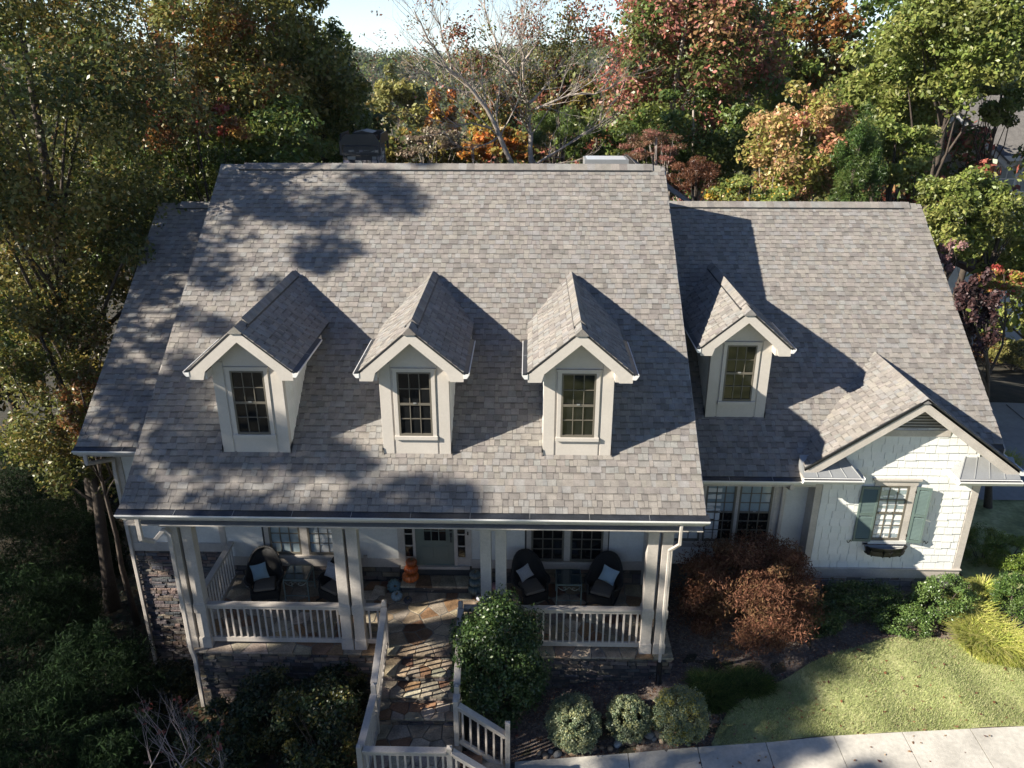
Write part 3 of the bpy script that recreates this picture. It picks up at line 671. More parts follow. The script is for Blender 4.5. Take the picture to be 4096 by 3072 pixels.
# ------------------------------------------------------------------ railings
def railing(par,a,b_,za=0.,zb=0.,h=1.07,sp=.132,base=.10,cap=.13,name='porch_railing'):
    """a,b_: (x,y) of the ends; za,zb: floor height at each end"""
    A=Vector((a[0],a[1],za));B=Vector((b_[0],b_[1],zb)); d=(B-A); L=math.hypot(d.x,d.y)
    up=Vector((0,0,1))
    r=MB().bar(A+up*(h-.02),B+up*(h-.02),cap,.045).build(name,CREAM,par,bevel=.004)
    MB().bar(A+up*(h-.085),B+up*(h-.085),.05,.085).build('sub_rail',CREAM,r)
    MB().bar(A+up*(base+.055),B+up*(base+.055),.05,.11).build('bottom_rail',CREAM,r)
    n=max(1,int(L/sp)); hd=Vector((d.x,d.y,0)).normalized(); sd=Vector((-hd.y,hd.x,0))
    dz=(zb-za)/L*.018
    m=MB(); q=.018; hh=h-.12-base-.11+.02
    m.add([hd*-q-sd*q-up*dz,hd*q-sd*q+up*dz,hd*q+sd*q+up*dz,hd*-q+sd*q-up*dz,hd*-q-sd*q+up*(hh-dz),hd*q-sd*q+up*(hh+dz),hd*q+sd*q+up*(hh+dz),hd*-q+sd*q+up*(hh-dz)],
       [(0,3,2,1),(4,5,6,7),(0,1,5,4),(1,2,6,5),(2,3,7,6),(3,0,4,7)])
    me=m.mesh('baluster',CREAM)
    for i in range(n):
        t=(i+.5)/n; link('baluster',me,r,A.lerp(B,t)+up*(base+.10))
    return r
railing(house,(1.13,.46),(3.90,.46),h=1.07); railing(house,(4.40,.46),(4.77,.46),h=1.07)
railing(house,(6.46,.46),(6.83,.46),h=1.07); railing(house,(7.35,.46),(10.12,.46),h=1.07)
railing(house,(.86,.60),(.86,2.70),h=1.07); railing(house,(10.63,.60),(10.63,2.70),h=1.07)
# ------------------------------------------------------------------ entry stair
SX0,SX1=4.90,6.30
stair=thing('entry_stair','flagstone entry stair with painted railings and a landing that turns to the walk','stairs',(5.6,-1,-.9))
edges=[.27,-.18,-.58,-.985]; zs=[0,-.18,-.36,-.54,-.72]
for k in range(4):
    y1=edges[k]; y0=edges[k+1] if k<3 else -2.62; z=zs[k+1]
    x1=SX1+.12 if k<3 else 6.52
    st=MB().box(SX0-.16,x1,y0+.05,y1+.06,-1.9,z-.03).build('step',GROUT,stair)
    flagstones(st,SX0-.1,x1+.02,y0,y1+.05,z,.28 if k<3 else .34,20+k)
    stone_rows(st,[((SX0-.08,y1+.03,0),(SX1+.1,y1+.03,0),(0,-1,0))],z,z+.145,[14],e=(.07,.075),l=(.15,.3),seed=30+k)
stone_rows(stair,[((SX0-.17,-2.6,0),(SX0-.17,.25,0),(-1,0,0)),((SX0-.17,-2.62,0),(6.5,-2.62,0),(0,-1,0))],-1.9,-.76,[30],seed=40)
for k,(xa,xb,z) in enumerate(((6.52,6.92,-.88),(6.92,7.35,-1.02))):
    st=MB().box(xa-.02,xb,-2.62+.02*k,-1.45-.05*k,-1.9,z-.03).build('step',GROUT,stair); flagstones(st,xa-.01,xb+.02,-2.62,-1.42-.05*k,z,.38,50+k)
def post(par,x,y,z0,z1,wd=.095,name='newel_post'):
    o=BX(name,CREAM,par,x-wd/2,x+wd/2,y-wd/2,y+wd/2,z0,z1,bevel=.004); m=MB(); q=wd/2-.012
    m.add([(x-q,y-q,z1),(x+q,y-q,z1),(x+q,y+q,z1),(x-q,y+q,z1),(x,y,z1+.03)],[(0,1,4),(1,2,4),(2,3,4),(3,0,4)]); m.build('post_cap',CREAM,o); return o
post(stair,4.82,.46,-.1,1.17); post(stair,4.85,-1.16,-.9,.50); post(stair,4.83,-2.50,-.9,.36)
post(stair,6.40,.46,-.1,1.17); post(stair,6.44,-1.16,-.9,.50); post(stair,6.44,-1.42,-1.0,.38); post(stair,6.42,-2.50,-1.0,.36); post(stair,7.42,-1.60,-1.25,.03); post(stair,7.50,-2.72,-1.3,.03)
railing(stair,(4.83,.38),(4.85,-1.12),0.0,-.60,h=1.08,name='stair_railing'); railing(stair,(4.85,-1.20),(4.84,-2.46),-.76,-.76,h=1.05,base=.06,name='stair_railing')
railing(stair,(6.41,.38),(6.44,-1.12),0.0,-.60,h=1.08,name='stair_railing')
railing(stair,(6.44,-1.2),(6.44,-1.38),-.70,-.72,h=1.03,name='stair_railing')
railing(stair,(6.49,-1.43),(7.38,-1.59),-.74,-1.28,h=1.03,sp=.14,base=.08,name='stair_railing')
railing(stair,(4.89,-2.50),(6.37,-2.50),-.76,-.76,h=1.05,base=.06,name='stair_railing')
railing(stair,(6.47,-2.51),(7.46,-2.72),-.74,-1.28,h=1.03,sp=.14,base=.08,name='stair_railing')
# ------------------------------------------------------------------ downspouts
def spout(pts,wd=.085,par=house,m=WHITE,name='downspout'):
    b=MB(); 
    for a,c in zip(pts,pts[1:]):
        d=(Vector(c)-Vector(a)).normalized(); b.bar(Vector(a)-d*.02,Vector(c)+d*.02,wd,wd*.75,up=(0,1,0) if abs(d.y)<.9 else (1,0,0))
    o=b.build(name,m,par,bevel=.012); return o
spout([(10.66,-.06,3.47),(10.66,-.06,2.98),(10.60,.10,2.80),(10.53,.21,2.66),(10.53,.21,-.10)],wd=.062,m=CREAM)
MB().tube([(10.53,.21,-.08),(10.53,.16,-.35),(10.52,.05,-.55),(10.5,-.2,-.68)],[.06,.06,.06,.06],10).build('drain_hose',BLACKP,house)
spout([(.33,-.06,3.47),(.33,-.06,2.95),(.48,.1,2.80),(.66,.2,3.0),(.745,.22,2.88),(.745,.22,.05),(.80,.20,-.15),(.80,.18,-1.5)],m=CREAM)
spout([(-1.7,YLE-.05,3.70),(-1.7,YLE-.05,3.45),(-1.45,2.62,3.25),(-1.52,2.70,2.9),(-1.52,2.70,-2.7),(-1.7,2.6,-2.95)],m=CREAM)
spout([(13.50,YWE-.06,3.0),(13.5,YWE-.05,2.85),(13.58,2.95,2.6),(13.58,2.95,.1)],m=CREAM)
# ------------------------------------------------------------------ wicker rocking chairs, cushions, pillows
def rocker(x,y,rz,label):
    t=thing('rocking_chair',label,'rocking chair',(x,y,0),rz,'wicker rocking chairs on the porch')
    t.scale=(.93,.93,.88)
    n=26; V=[];F=[]; rows=10
    for i in range(n+1):
        a=-2.25+4.5*i/n    # 0 = back centre
        k=max(0,math.cos(min(abs(a),PI/1.9)*.95)); hgt=.60+.56*(max(0,1-(abs(a)/1.25)**2.4) if abs(a)<1.25 else 0)
        for j in range(rows+1):
            q=j/rows; z=.30+(hgt-.30)*q; r=.30+.05*q; lean=.20*max(0,(z-.5))*max(0,math.cos(a)); fl=.055*(q**6)
            V.append(((r+fl)*math.sin(a)*1.12,(r+fl)*math.cos(a)+lean,z))
    for i in range(n):
        for j in range(rows): k=i*(rows+1)+j; F.append((k,k+rows+1,k+rows+2,k+1))
    me=npmesh('backrest',V,F,WICK,smooth=True); o=link('backrest',me,t,(0,0,0),local=True); s=o.modifiers.new('t','SOLIDIFY'); s.thickness=.035
    m=MB(); pts=[V[i*(rows+1)+rows] for i in range(n+1)]; m.tube(pts,.032,7); m.build('rim',WICK,t,smooth=True,local=True)
    m=MB(); m.box(-.29,.29,-.30,.28,.30,.36); m.box(-.30,.30,-.31,-.27,.12,.34); m.build('seat_apron',WICK,t,local=True)
    for s_ in (-1,1):
        m=MB(); m.tube([(s_*.31,-.28,.05),(s_*.31,-.29,.36),(s_*.325,-.24,.60)],.025,6); m.build('leg',WICK,t,local=True); m=MB(); m.tube([(s_*.30,.26,.05),(s_*.31,.30,.5)],.025,6); m.build('leg',WICK,t,local=True)
        m=MB(); m.tube([(s_*.30,-.42+.95*q/8,.025+.13*(q/8-.5)**2*2) for q in range(9)],.022,6); m.build('rocker',WICK,t,local=True)
    m=MB(); m.box(-.255,.255,-.29,.24,.365,.45); m.build('seat_cushion',CUSH,t,local=True,bevel=.035)
    return t
def pillow(x,y,z,rz,label,m,tilt=.5,cant=.4,s=.38):
    n=8; V=[];F=[]
    for sd in (1,-1):
        for i in range(n+1):
            for j in range(n+1):
                u=i/n*2-1;v=j/n*2-1; pu=u*(1-.10*(1-v*v)*abs(u)); pv=v*(1-.10*(1-u*u)*abs(v))
                h=.075*((1-u**4)*(1-v**4))**.6
                V.append((pu*s/2,sd*h,pv*s/2))
    k=(n+1)**2
    for sd in range(2):
        for i in range(n):
            for j in range(n):
                a=sd*k+i*(n+1)+j; f=(a,a+n+1,a+n+2,a+1); F.append(f if sd else f[::-1])
    me=npmesh('pillow',V,F,m,smooth=True); o=link('throw_pillow',me,None,(x,y,z)); o.rotation_euler=(-tilt,cant,rz); tag(o,label,'pillow'); return o
BLUEP=mat('blue_fabric',(.23,.33,.38),.9,.08,8,.2,90)
def stripes(name,c1,c2,sc,axis):
    m=mat(name,c1,.9); t=m.node_tree; N=t.nodes;L=t.links; b=N['Principled BSDF']; tc=N.new('ShaderNodeTexCoord'); sx=N.new('ShaderNodeSeparateXYZ'); L.new(tc.outputs['Object'],sx.inputs[0])
    w_=N.new('ShaderNodeTexNoise'); w_.noise_dimensions='1D'; mu=N.new('ShaderNodeMath'); mu.operation='MULTIPLY'; mu.inputs[1].default_value=sc; L.new(sx.outputs[axis],mu.inputs[0]); L.new(mu.outputs[0],w_.inputs['W'])
    cr=N.new('ShaderNodeValToRGB'); cr.color_ramp.elements[0].color=(*c1,1); cr.color_ramp.elements[0].position=.42; cr.color_ramp.elements[1].color=(*c2,1); cr.color_ramp.elements[1].position=.52; L.new(w_.outputs[0],cr.inputs[0]); L.new(cr.outputs[0],b.inputs['Base Color']); return m
STRW=stripes('woven_stripe_fabric',(.16,.17,.19),(.42,.42,.42),60,2); STRV=stripes('upright_stripe_fabric',(.22,.23,.26),(.45,.45,.45),70,0)
rocker(1.76,2.10,.22,'dark wicker rocking chair nearest the side wing, holding a plain blue pillow')
rocker(3.42,2.05,-.55,'dark wicker rocking chair half hidden behind the porch columns, woven striped pillow')
rocker(7.86,2.12,.42,'dark wicker rocking chair behind the tall holly, upright striped pillow')
rocker(9.50,2.08,-.38,'dark wicker rocking chair at the downspout end of the porch, light blue pillow')
pillow(1.66,2.12,.66,.1,'plain dusty blue pillow leaning in the rocking chair nearest the side wing',BLUEP,.35,-.25)
pillow(3.32,2.16,.68,-.5,'woven grey and white striped pillow behind the porch columns',STRW,.35,.1)
pillow(7.72,2.20,.66,.5,'small pillow with thin upright stripes in the chair behind the holly',STRV,.35,-.35,.33)
pillow(9.62,2.14,.67,-.35,'light blue pillow in the rocking chair at the downspout end',mat('light_blue_fabric',(.32,.43,.50),.9,.08,8,.2,90),.35,.3)
IRON=mat('verdigris_iron',(.16,.21,.20),.5,.15,10,metal=.2)
TGL=mat('table_glass',(.03,.045,.045),.05,spec=.8,coat=.5)
def side_table(x0,x1,y0,y1,label):
    cx,cy=(x0+x1)/2,(y0+y1)/2; t=thing('side_table',label,'side table',(cx,cy,0),0,'iron side tables on the porch'); a,b_=(x1-x0)/2,(y1-y0)/2
    MB().box(-a,a,-b_,b_,.585,.60).build('glass_top',TGL,t,local=True)
    for s in (-1,1): MB().box(-a,a,s*b_-.012,s*b_+.012,.56,.60).build('apron_bar',IRON,t,local=True); MB().box(s*a-.012,s*a+.012,-b_+.012,b_-.012,.56,.60).build('apron_bar',IRON,t,local=True); MB().box(-a,a,s*b_-.008,s*b_+.008,.14,.16).build('stretcher',IRON,t,local=True)
    for sx in (-1,1):
        for sy in (-1,1): MB().box(sx*a-.014,sx*a+.014,sy*b_-.014,sy*b_+.014,0,.56).build('leg',IRON,t,local=True)
    m=MB()
    for s in (-1,1):
        for q in (1,-1):
            c=Vector((s*a*.42,-b_-.004,.49)); pts=[c+Vector((q*s*math.cos(th)*(.012+.010*th),0,math.sin(th)*(.010+.0085*th))) for th in [k*.5 for k in range(13)]]
            if q==1: m.tube(pts,.007,5)
    pts=[Vector((-a+.02+(2*a-.04)*k/16,-b_-.002,.53-.10*math.sin(PI*(k/8%1)))) for k in range(17)]; m.tube(pts,.007,5)
    m.build('scrollwork',mat('pale_iron',(.33,.34,.28),.6),t,local=True)
    return t
side_table(2.25,2.79,1.93,2.46,'iron and glass side table between the two rocking chairs under the blind windows')
side_table(8.44,8.99,1.88,2.44,'iron and glass side table between the two rocking chairs under the dark windows')
# ------------------------------------------------------------------ pumpkins
def pumpkin(x,y,z,r,h,col,label,ribs=11,tilt=(0,0),grp=None,stem=(.12,.10,.05)):
    n=ribs*6; R=10; V=[];F=[];C=[]
    for j in range(R+1):
        ph=PI*j/R; 
        for i in range(n):
            a=2*PI*i/n; rb=1-.13*(1-abs(math.sin(a*ribs/2))**.6)*math.sin(ph)**.5
            rr=r*math.sin(ph)**.75*rb; zz=-math.cos(ph)*h/2*(1-.28*math.cos(ph)**8)*(1)
            V.append((rr*math.cos(a),rr*math.sin(a),zz)); C.append(tuple(c*(.7+.3*abs(math.sin(a*ribs/2))**.5) for c in col))
    for j in range(R):
        for i in range(n): F.append((j*n+i,j*n+(i+1)%n,(j+1)*n+(i+1)%n,(j+1)*n+i))
    me=npmesh('pumpkin',V,F,PUMP,C,True); o=link('pumpkin',me,None,(x,y,z+h/2)); o.rotation_euler=(tilt[0],tilt[1],0); tag(o,label,'pumpkin',grp)
    m=MB(); m.tube([(0,0,h*.34),(0.01,0,h*.5),(.03,.01,h*.62)],[.028,.02,.018],7); m.build('stem',mat('pumpkin_stem',stem,.8,.2,20),o,local=True)
    return o
OR=(.50,.125,.025); TE=(.10,.185,.20); GP='pumpkins on the porch'
pumpkin(5.05,2.48,.20,.20,.24,OR,'largest orange pumpkin, lowest of the orange stack by the door',14,grp=GP)
pumpkin(5.07,2.50,.42,.165,.20,(.42,.09,.02),'orange pumpkin in the middle of the stack by the door',14,grp=GP)
pumpkin(5.08,2.52,.60,.135,.18,(.32,.085,.025),'small dull orange pumpkin on top of the stack by the door',14,grp=GP)
pumpkin(4.68,2.36,.0,.175,.26,TE,'teal pumpkin tipped on its side on the flagstones left of the door step',12,(.9,.4),GP)
pumpkin(4.78,2.05,.0,.135,.17,(.34,.46,.50),'small pale blue pumpkin in front of the teal one',10,(.25,0),GP)
pumpkin(5.05,1.93,.0,.10,.14,(.05,.06,.085),'little dark slate pumpkin beside the pale blue one',10,(.2,0),GP)
pumpkin(6.57,2.30,.0,.17,.23,(.10,.15,.15),'largest grey green pumpkin, lowest of the stack behind the columns',12,grp=GP)
pumpkin(6.57,2.32,.21,.155,.20,(.10,.15,.155),'grey green pumpkin in the middle of the stack behind the columns',12,grp=GP)
pumpkin(6.57,2.34,.40,.135,.18,(.09,.13,.135),'grey green pumpkin on top of the stack behind the columns',12,grp=GP)
pumpkin(6.70,2.05,.0,.10,.14,(.36,.36,.42),'little whitish pumpkin at the foot of the grey green stack',9,grp=GP)
pumpkin(7.05,2.40,.0,.13,.22,(.36,.20,.20),'dusty pink pumpkin seen between the paired columns',10,grp=GP)
lf=MB(); lf.tube([(.0,0,0),(0,0,.24)],.05,8); lf.box(-.07,.07,-.07,.07,.24,.26); lf.tube([(-.06,0,.26),(0,0,.34),(.06,0,.26)],.01,5)
tag(lf.build('lantern',METAL,None,loc=(1.20,2.45,0)),'small metal lantern on the floor behind the rocking chair with the blue pillow','lantern')
# rock standing on the porch by the pumpkins
m=MB(); m.add([(-.16,-.08,0),(.17,-.12,0),(.2,.1,0),(-.14,.14,0),(-.10,-.04,.13),(.15,-.06,.10),(.14,.06,.12),(-.08,.09,.15)],[(4,5,6,7),(0,1,5,4),(1,2,6,5),(2,3,7,6),(3,0,4,7)]); m.c=[(.33,.27,.2)]*8
tag(m.build('rock',FLAG,None,loc=(4.32,2.28,0)),'rough tan rock on the porch floor beside the teal pumpkin','rock')
# ================================================================== SITE
CP=np.array([(7.4,-1.6,-1.12),(8.1,.25,-.92),(9.5,.25,-.7),(10.8,.3,-.48),(11.5,2,-.25),(14,2.6,-.05),(17.7,2.6,.1),(20,4,.15),(22,10,.0),(26,6,.2),(26,14,.0),(11.5,-1.0,-.98),(13.85,-.93,-.89),
 (17.7,-.71,-.78),(22,-.5,-.7),(7.6,-3.5,-1.2),(12,-4,-1.05),(18,-4,-.8),(5,-4.5,-1.35),(.9,.2,-1.5),(3,.1,-1.35),(-1.5,2.5,-2.95),(-1.0,.5,-2.4),(-4,3,-3.3),(-8,0,-3.3),(-8,8,-4.2),(3,-2.4,-1.4),(0,-3,-2.0),
 (4,15,-4),(14,17,-3.2),(-10,-10,-2.8),(5,-15,-.9),(20,-15,-.4),(30,0,.2),(16.5,1.5,-.38),(18.5,.95,-.42),(14.5,1,-.5),(12.6,.1,-.75),(30,20,-.5),(-4,-4,-2.5),(9.3,-1.33,-1.06),(12.4,-1.06,-.96),(15.7,-.83,-.85),(19.8,-.6,-.75),(9.3,-2.5,-1.1),(12.4,-2.4,-1.0),(15.7,-2.2,-.9),(19.8,-2,-.8)])
def hgt(x,y):
    x=np.asarray(x,float);y=np.asarray(y,float); sh=x.shape; X=x.ravel()[:,None];Y_=y.ravel()[:,None]
    d2=(X-CP[:,0])**2+(Y_-CP[:,1])**2+.15; w_=d2**-1.8; z=(w_*CP[:,2]).sum(1)/w_.sum(1)
    X=X[:,0];Y_=Y_[:,0]
    far=-3.5-.11*np.clip(Y_-15,0,90)-.004*np.clip(-X-10,0,60)*6
    t=np.clip((Y_-170)/220,0,1); t=t*t*(3-2*t); far=far+t*17+2.2*np.sin(X/37)*t+1.5*np.sin(X/13+Y_/29)*t
    east=np.clip((X-20)/25,0,1)*np.clip((70-Y_)/40,0,1); far=far+east*4
    r=np.hypot(X-9,Y_-2); b_=np.clip((r-19)/16,0,1); b_=b_*b_*(3-2*b_)
    b_=np.where(Y_<0,np.clip(b_,0,1)*0,b_)
    z=z*(1-b_)+far*b_
    return z.reshape(sh)
def H(x,y): return float(hgt(np.array([x]),np.array([y]))[0])
def sheet(name,xs,ys,m,dz=0.):
    X,Y_=np.meshgrid(xs,ys); Z=hgt(X,Y_)+dz; V=np.stack([X,Y_,Z],-1).reshape(-1,3); nx,ny=len(xs),len(ys)
    i=np.arange(nx-1)[None,:]+np.arange(ny-1)[:,None]*nx; F=np.stack([i,i+1,i+nx+1,i+nx],-1).reshape(-1,4)
    return npmesh(name,V,F,m,smooth=True)
ax=np.concatenate([np.linspace(-900,-60,22),np.linspace(-50,-14,19),np.arange(-12,30,.5),np.linspace(32,70,20),np.linspace(80,900,22)])
ay=np.concatenate([np.linspace(-300,-30,12),np.arange(-25,-8,1.),np.arange(-8,14,.5),np.arange(14,60,2),np.linspace(62,450,60),np.linspace(470,1500,12)])
g=link('ground',sheet('ground',ax,ay,EARTH)); tag(g,kind='structure')
def strip(name,xs,yb,yt,m,dz,n=14,kind='structure'):
    V=[];F=[]
    for i,x in enumerate(xs):
        for j in range(n+1): y=yb(x)+(yt(x)-yb(x))*j/n; V.append((x,y,0))
    V=np.array(V,float); V[:,2]=hgt(V[:,0],V[:,1])+dz
    for i in range(len(xs)-1):
        for j in range(n): a=i*(n+1)+j; F.append((a,a+n+1,a+n+2,a+1))
    o=link(name,npmesh(name,V,F,m,smooth=True)); tag(o,kind=kind); return o
itp=lambda P:(lambda x:float(np.interp(x,[p[0] for p in P],[p[1] for p in P])))
walk=itp([(6.0,-1.75),(7.6,-1.47),(11.06,-1.2),(13.85,-.93),(17.67,-.71),(22,-.5),(30,-.2)])
ltop=itp([(11.42,-1.1),(11.6,-.75),(11.9,-.35),(12.6,.1),(13.5,.55),(14.6,1.05),(15.6,1.38),(16.5,1.45),(17.4,1.25),(18.5,.9),(20,.5),(22,.2),(26,.3)])
bed=strip('mulch_bed',np.arange(6.6,26,.25),lambda x:walk(x)-.03,lambda x:3.4 if x<20 else 1.5,MULCH,.015,24)
lawn=strip('lawn',np.arange(11.42,26,.12),lambda x:walk(x)+.0,ltop,TURF,.04,16)
side=strip('side_lawn',np.arange(18.15,27,.4),lambda x:2.6+max(0,(x-19)*.5),lambda x:7.4 if x>19 else 5.8,TURF,.03,10)
front=strip('front_lawn',np.arange(5,40,1.),lambda x:-40,lambda x:walk(max(6,x))-1.56,TURF,.02,40)
drv=strip('driveway',np.arange(20.5,40,.5),lambda x:6.8,lambda x:13.6,DRIVE,.05,14)
for k in range(3): 
    xx=23.2+k*2.4
    if k<2: pass
# pavement slabs
sw=MB(); sidew=strip('sidewalk',np.arange(6.9,30,.4),lambda x:walk(x)-1.55,lambda x:walk(x)-.02,MORTAR,.01,4)
x=7.55
xs_=[7.55]+[9.75+1.36*k for k in range(13)]
for a,b_ in zip(xs_,xs_[1:]):
    m=MB(); P=[(a+.008,walk(a)-1.5),(b_-.008,walk(b_)-1.5),(b_-.008-.0,walk(b_)-.03),(a+.008,walk(a)-.03)]
    zz=[H(*p)+.07 for p in P]; n=len(P)
    m.add([(p[0],p[1],z-.08) for p,z in zip(P,zz)]+[(p[0],p[1],z) for p,z in zip(P,zz)],[(4,5,6,7),(0,1,5,4),(1,2,6,5),(2,3,7,6),(3,0,4,7)])
    m.build('sidewalk_slab',CONC,sidew)
# driveway joints cut as slabs is beyond sight: saw lines only
m=MB()
for xx in (24.2,27.2): m.bar((xx,7,H(xx,7)+.055),(xx+.6,13.4,H(xx+.6,13.4)+.055),.03,.012)
for yy in (10.0,13.0): m.bar((21,yy,H(21,yy)+.055),(34,yy+.4,H(34,yy+.4)+.055),.03,.012)
m.build('joint',MORTAR,drv)
# ------------------------------------------------------------------ foliage tools
def leaf_quads(C,Rr,N,size,pal,asp=.5,up=.5,outw=.6,jitc=.22,clump=.18,rng=RNG,drop=0.):
    """C (k,3) clump centres, Rr (k,3) radii, N leaves per clump; rhombic leaves"""
    C=np.asarray(C,float);Rr=np.asarray(Rr,float);k=len(C); idx=np.repeat(np.arange(k),N); n=len(idx)
    d=rng.normal(size=(n,3)); d/=np.linalg.norm(d,axis=1)[:,None]+1e-9
    r=rng.random(n)**.45
    P=C[idx]+d*Rr[idx]*r[:,None]
    nrm=rng.normal(size=(n,3))*.75+d*outw+np.array([0,0,up]); nrm/=np.linalg.norm(nrm,axis=1)[:,None]
    t=rng.normal(size=(n,3)); t[:,2]-=drop; a=t-(t*nrm).sum(1)[:,None]*nrm; a/=np.linalg.norm(a,axis=1)[:,None]+1e-9
    b_=np.cross(nrm,a); s=size*(.6+.8*rng.random(n))[:,None]
    a=a*s*.5; b_=b_*s*.5*asp; mid=P+a*.15
    V=np.stack([P-a,mid+b_,P+a,mid-b_],1).reshape(-1,3)
    F=np.arange(n*4).reshape(-1,4)
    pal=np.array([p[:3] for p in pal]); 
    main=rng.integers(0,len(pal),k)[idx]; oth=rng.integers(0,len(pal),n); pick=np.where(rng.random(n)<.6,main,oth)
    col=pal[pick]*(1+rng.uniform(-jitc,jitc,(n,1)))*(1+rng.uniform(-clump,clump,k))[idx][:,None]
    return V,F,np.repeat(np.clip(col,0,1),4,axis=0)
def merge(L):
    V=[];F=[];C=[];o=0
    for v,f,c in L: V.append(v);F.append(f+o);C.append(c);o+=len(v)
    return np.concatenate(V),np.concatenate(F),np.concatenate(C)
def crown_clumps(c,r,k,rng,cr=.26,shell=.55,low=-.6):
    d=rng.normal(size=(k*3,3)); d/=np.linalg.norm(d,axis=1)[:,None]; d=d[d[:,2]>low][:k]
    q=shell+(1-shell)*rng.random(len(d))**.7
    C=np.array(c)+d*np.array(r)*q[:,None]; R_=np.array(r)*cr*(.6+.8*rng.random((len(d),1)))*np.array([1,1,.75])
    return C,R_
def at(u,v,y):
    """world point on the vertical plane y behind photo point (u,v) of a 2212 px wide view"""
    d=Fv+R2*((u-1106)/1729.8)-U2*((v-829.5)/1729.8); t=(y-CAMP.y)/d.y; return CAMP+d*t
PX=lambda y:1729.8/(y+13.0)
def limbs(m,base,top,cl,r0,rng,nl=9,bend=.6):
    base=Vector(base);top=Vector(top); n=7; pts=[];rs=[]
    bx,by=rng.normal(0,bend,2)
    for i in range(n+1):
        t=i/n; p=base.lerp(top,t)+Vector((bx*math.sin(t*PI)*.5+rng.normal(0,.05),by*math.sin(t*PI)*.5,0)); pts.append(p); rs.append(r0*(1-.82*t)+ (r0*.25 if i==0 else 0))
    m.tube(pts,rs,8)
    order=rng.permutation(len(cl))[:nl]
    for q in order:
        c=Vector(cl[q]); t=float(np.clip((c.z-base.z)/(top.z-base.z)*.75-.05,.25,.9)); i=t*n; a=pts[int(i)].lerp(pts[min(n,int(i)+1)],i-int(i))
        mid=a.lerp(c,.5)+Vector((rng.normal(0,.25),rng.normal(0,.25),-.25)); rr=r0*(1-.82*t)*.45
        m.tube([a,a.lerp(mid,.5)+Vector((0,0,.05)),mid,mid.lerp(c,.5)+Vector((0,0,.12)),c],[rr,rr*.8,rr*.6,rr*.4,rr*.15],5)
def tree(label,u,v,ru,rv,y,pal,leaf=.22,k=60,n=170,name='broadleaf_tree',group='trees around the house',bark=BARK,r0=.2,seed=0,base=None,shell=.5,asp=.55,cr=.26,nl=10,low=-.6,dep=None,m_=LEAF,up=.5):
    leaf,n=(leaf*.74,int(n*1.5)) if y<26 else (leaf*.8,int(n*1.15))
    rng=np.random.default_rng(seed+11); c=at(u,v,y); s=1/PX(y)*1.0; r=(ru*s,(dep or ru*s*.85),rv*s)
    bx,by=(base if base else (c.x+rng.normal(0,.4),y+rng.normal(0,.3))); bz=H(bx,by)-.1
    t=thing(name,label,'tree',(bx,by,bz),0,group)
    C,R_=crown_clumps(c,r,k,rng,cr,shell,low); V,F,Cc=leaf_quads(C,R_,n,leaf,pal,asp,rng=rng,up=up)
    me=npmesh('crown',V,F,m_,Cc); link('crown',me,t,(0,0,0))
    m=MB(); limbs(m,(bx,by,bz),(c.x,c.y,c.z+r[2]*.6),C,r0,rng,nl); m.build('trunk',bark,t,smooth=True)
    return t
G1=[(.055,.085,.018),(.075,.10,.02),(.04,.065,.016),(.10,.11,.025)]
OLIVE=[(.085,.095,.022),(.12,.12,.03),(.06,.07,.02),(.15,.12,.03)]
RUST=[(.22,.09,.03),(.15,.07,.025),(.28,.14,.04),(.10,.08,.02)]
OAKL=[(.055,.07,.018),(.085,.095,.022),(.15,.10,.025),(.04,.055,.015),(.20,.17,.05),(.10,.10,.025)]
LIME=[(.13,.165,.035),(.17,.19,.05),(.10,.13,.03),(.20,.20,.06)]
REDG=[(.07,.10,.025),(.10,.12,.03),(.30,.10,.075),(.09,.105,.03),(.22,.13,.06)]
PINK=[(.40,.17,.13),(.33,.14,.10),(.25,.17,.07),(.14,.14,.04)]
GOLD=[(.35,.22,.03),(.28,.20,.04),(.20,.17,.04),(.40,.17,.03)]
YGRN=[(.19,.18,.05),(.15,.15,.05),(.23,.20,.07)]
ORNG=[(.38,.13,.03),(.30,.11,.03),(.22,.12,.04)]
PEACH=[(.36,.24,.11),(.22,.21,.05),(.17,.19,.045),(.40,.19,.11),(.28,.24,.07)]
GREYT=[(.24,.19,.13),(.25,.19,.14),(.15,.13,.08)]
DRY=[(.22,.13,.07),(.16,.09,.05),(.27,.17,.10)]
DARKR=[(.045,.022,.022),(.06,.03,.028),(.03,.018,.018)]
for P_,k_ in ((G1,1.9),(OLIVE,1.6),(OAKL,1.45),(REDG,1.5),(YGRN,1.6),(LIME,1.5),(RUST,1.3),(PEACH,1.3),(GREYT,1.4),(GOLD,1.3),(ORNG,1.25)): P_[:]=[tuple(c*k_ for c in q) for q in P_]
# ------------------------------------------------------------------ trees
tree('large oak with brownish green leaves leaning over the side wing',110,330,300,430,8.0,OAKL,.17,150,210,seed=1,base=(-6.0,8.5),r0=.33,nl=16,shell=.35,cr=.2,low=-1)
tree('oak branches with pale lit leaves below the large leaning trunk, beside the side wing roof',120,860,190,260,6.5,OLIVE+[(.2,.13,.05)],.15,70,170,seed=2,r0=.2,shell=.35,cr=.24,low=-1)
tree('tall orange tinged tree behind the large leaning oak',350,130,240,260,15,OLIVE+OAKL[2:3]+YGRN[:2]+RUST[:1],.22,110,190,seed=3,r0=.3,shell=.35,cr=.22,low=-1)
tree('yellow green tree top right of the orange tinged tree against the sky',600,170,150,200,18,OLIVE+YGRN[:1],.24,90,190,seed=4,shell=.4,r0=.26)
tree('dark green tree rising left of the chimney',700,260,105,200,20,G1,.24,80,200,seed=5,shell=.4,r0=.25,low=-1)
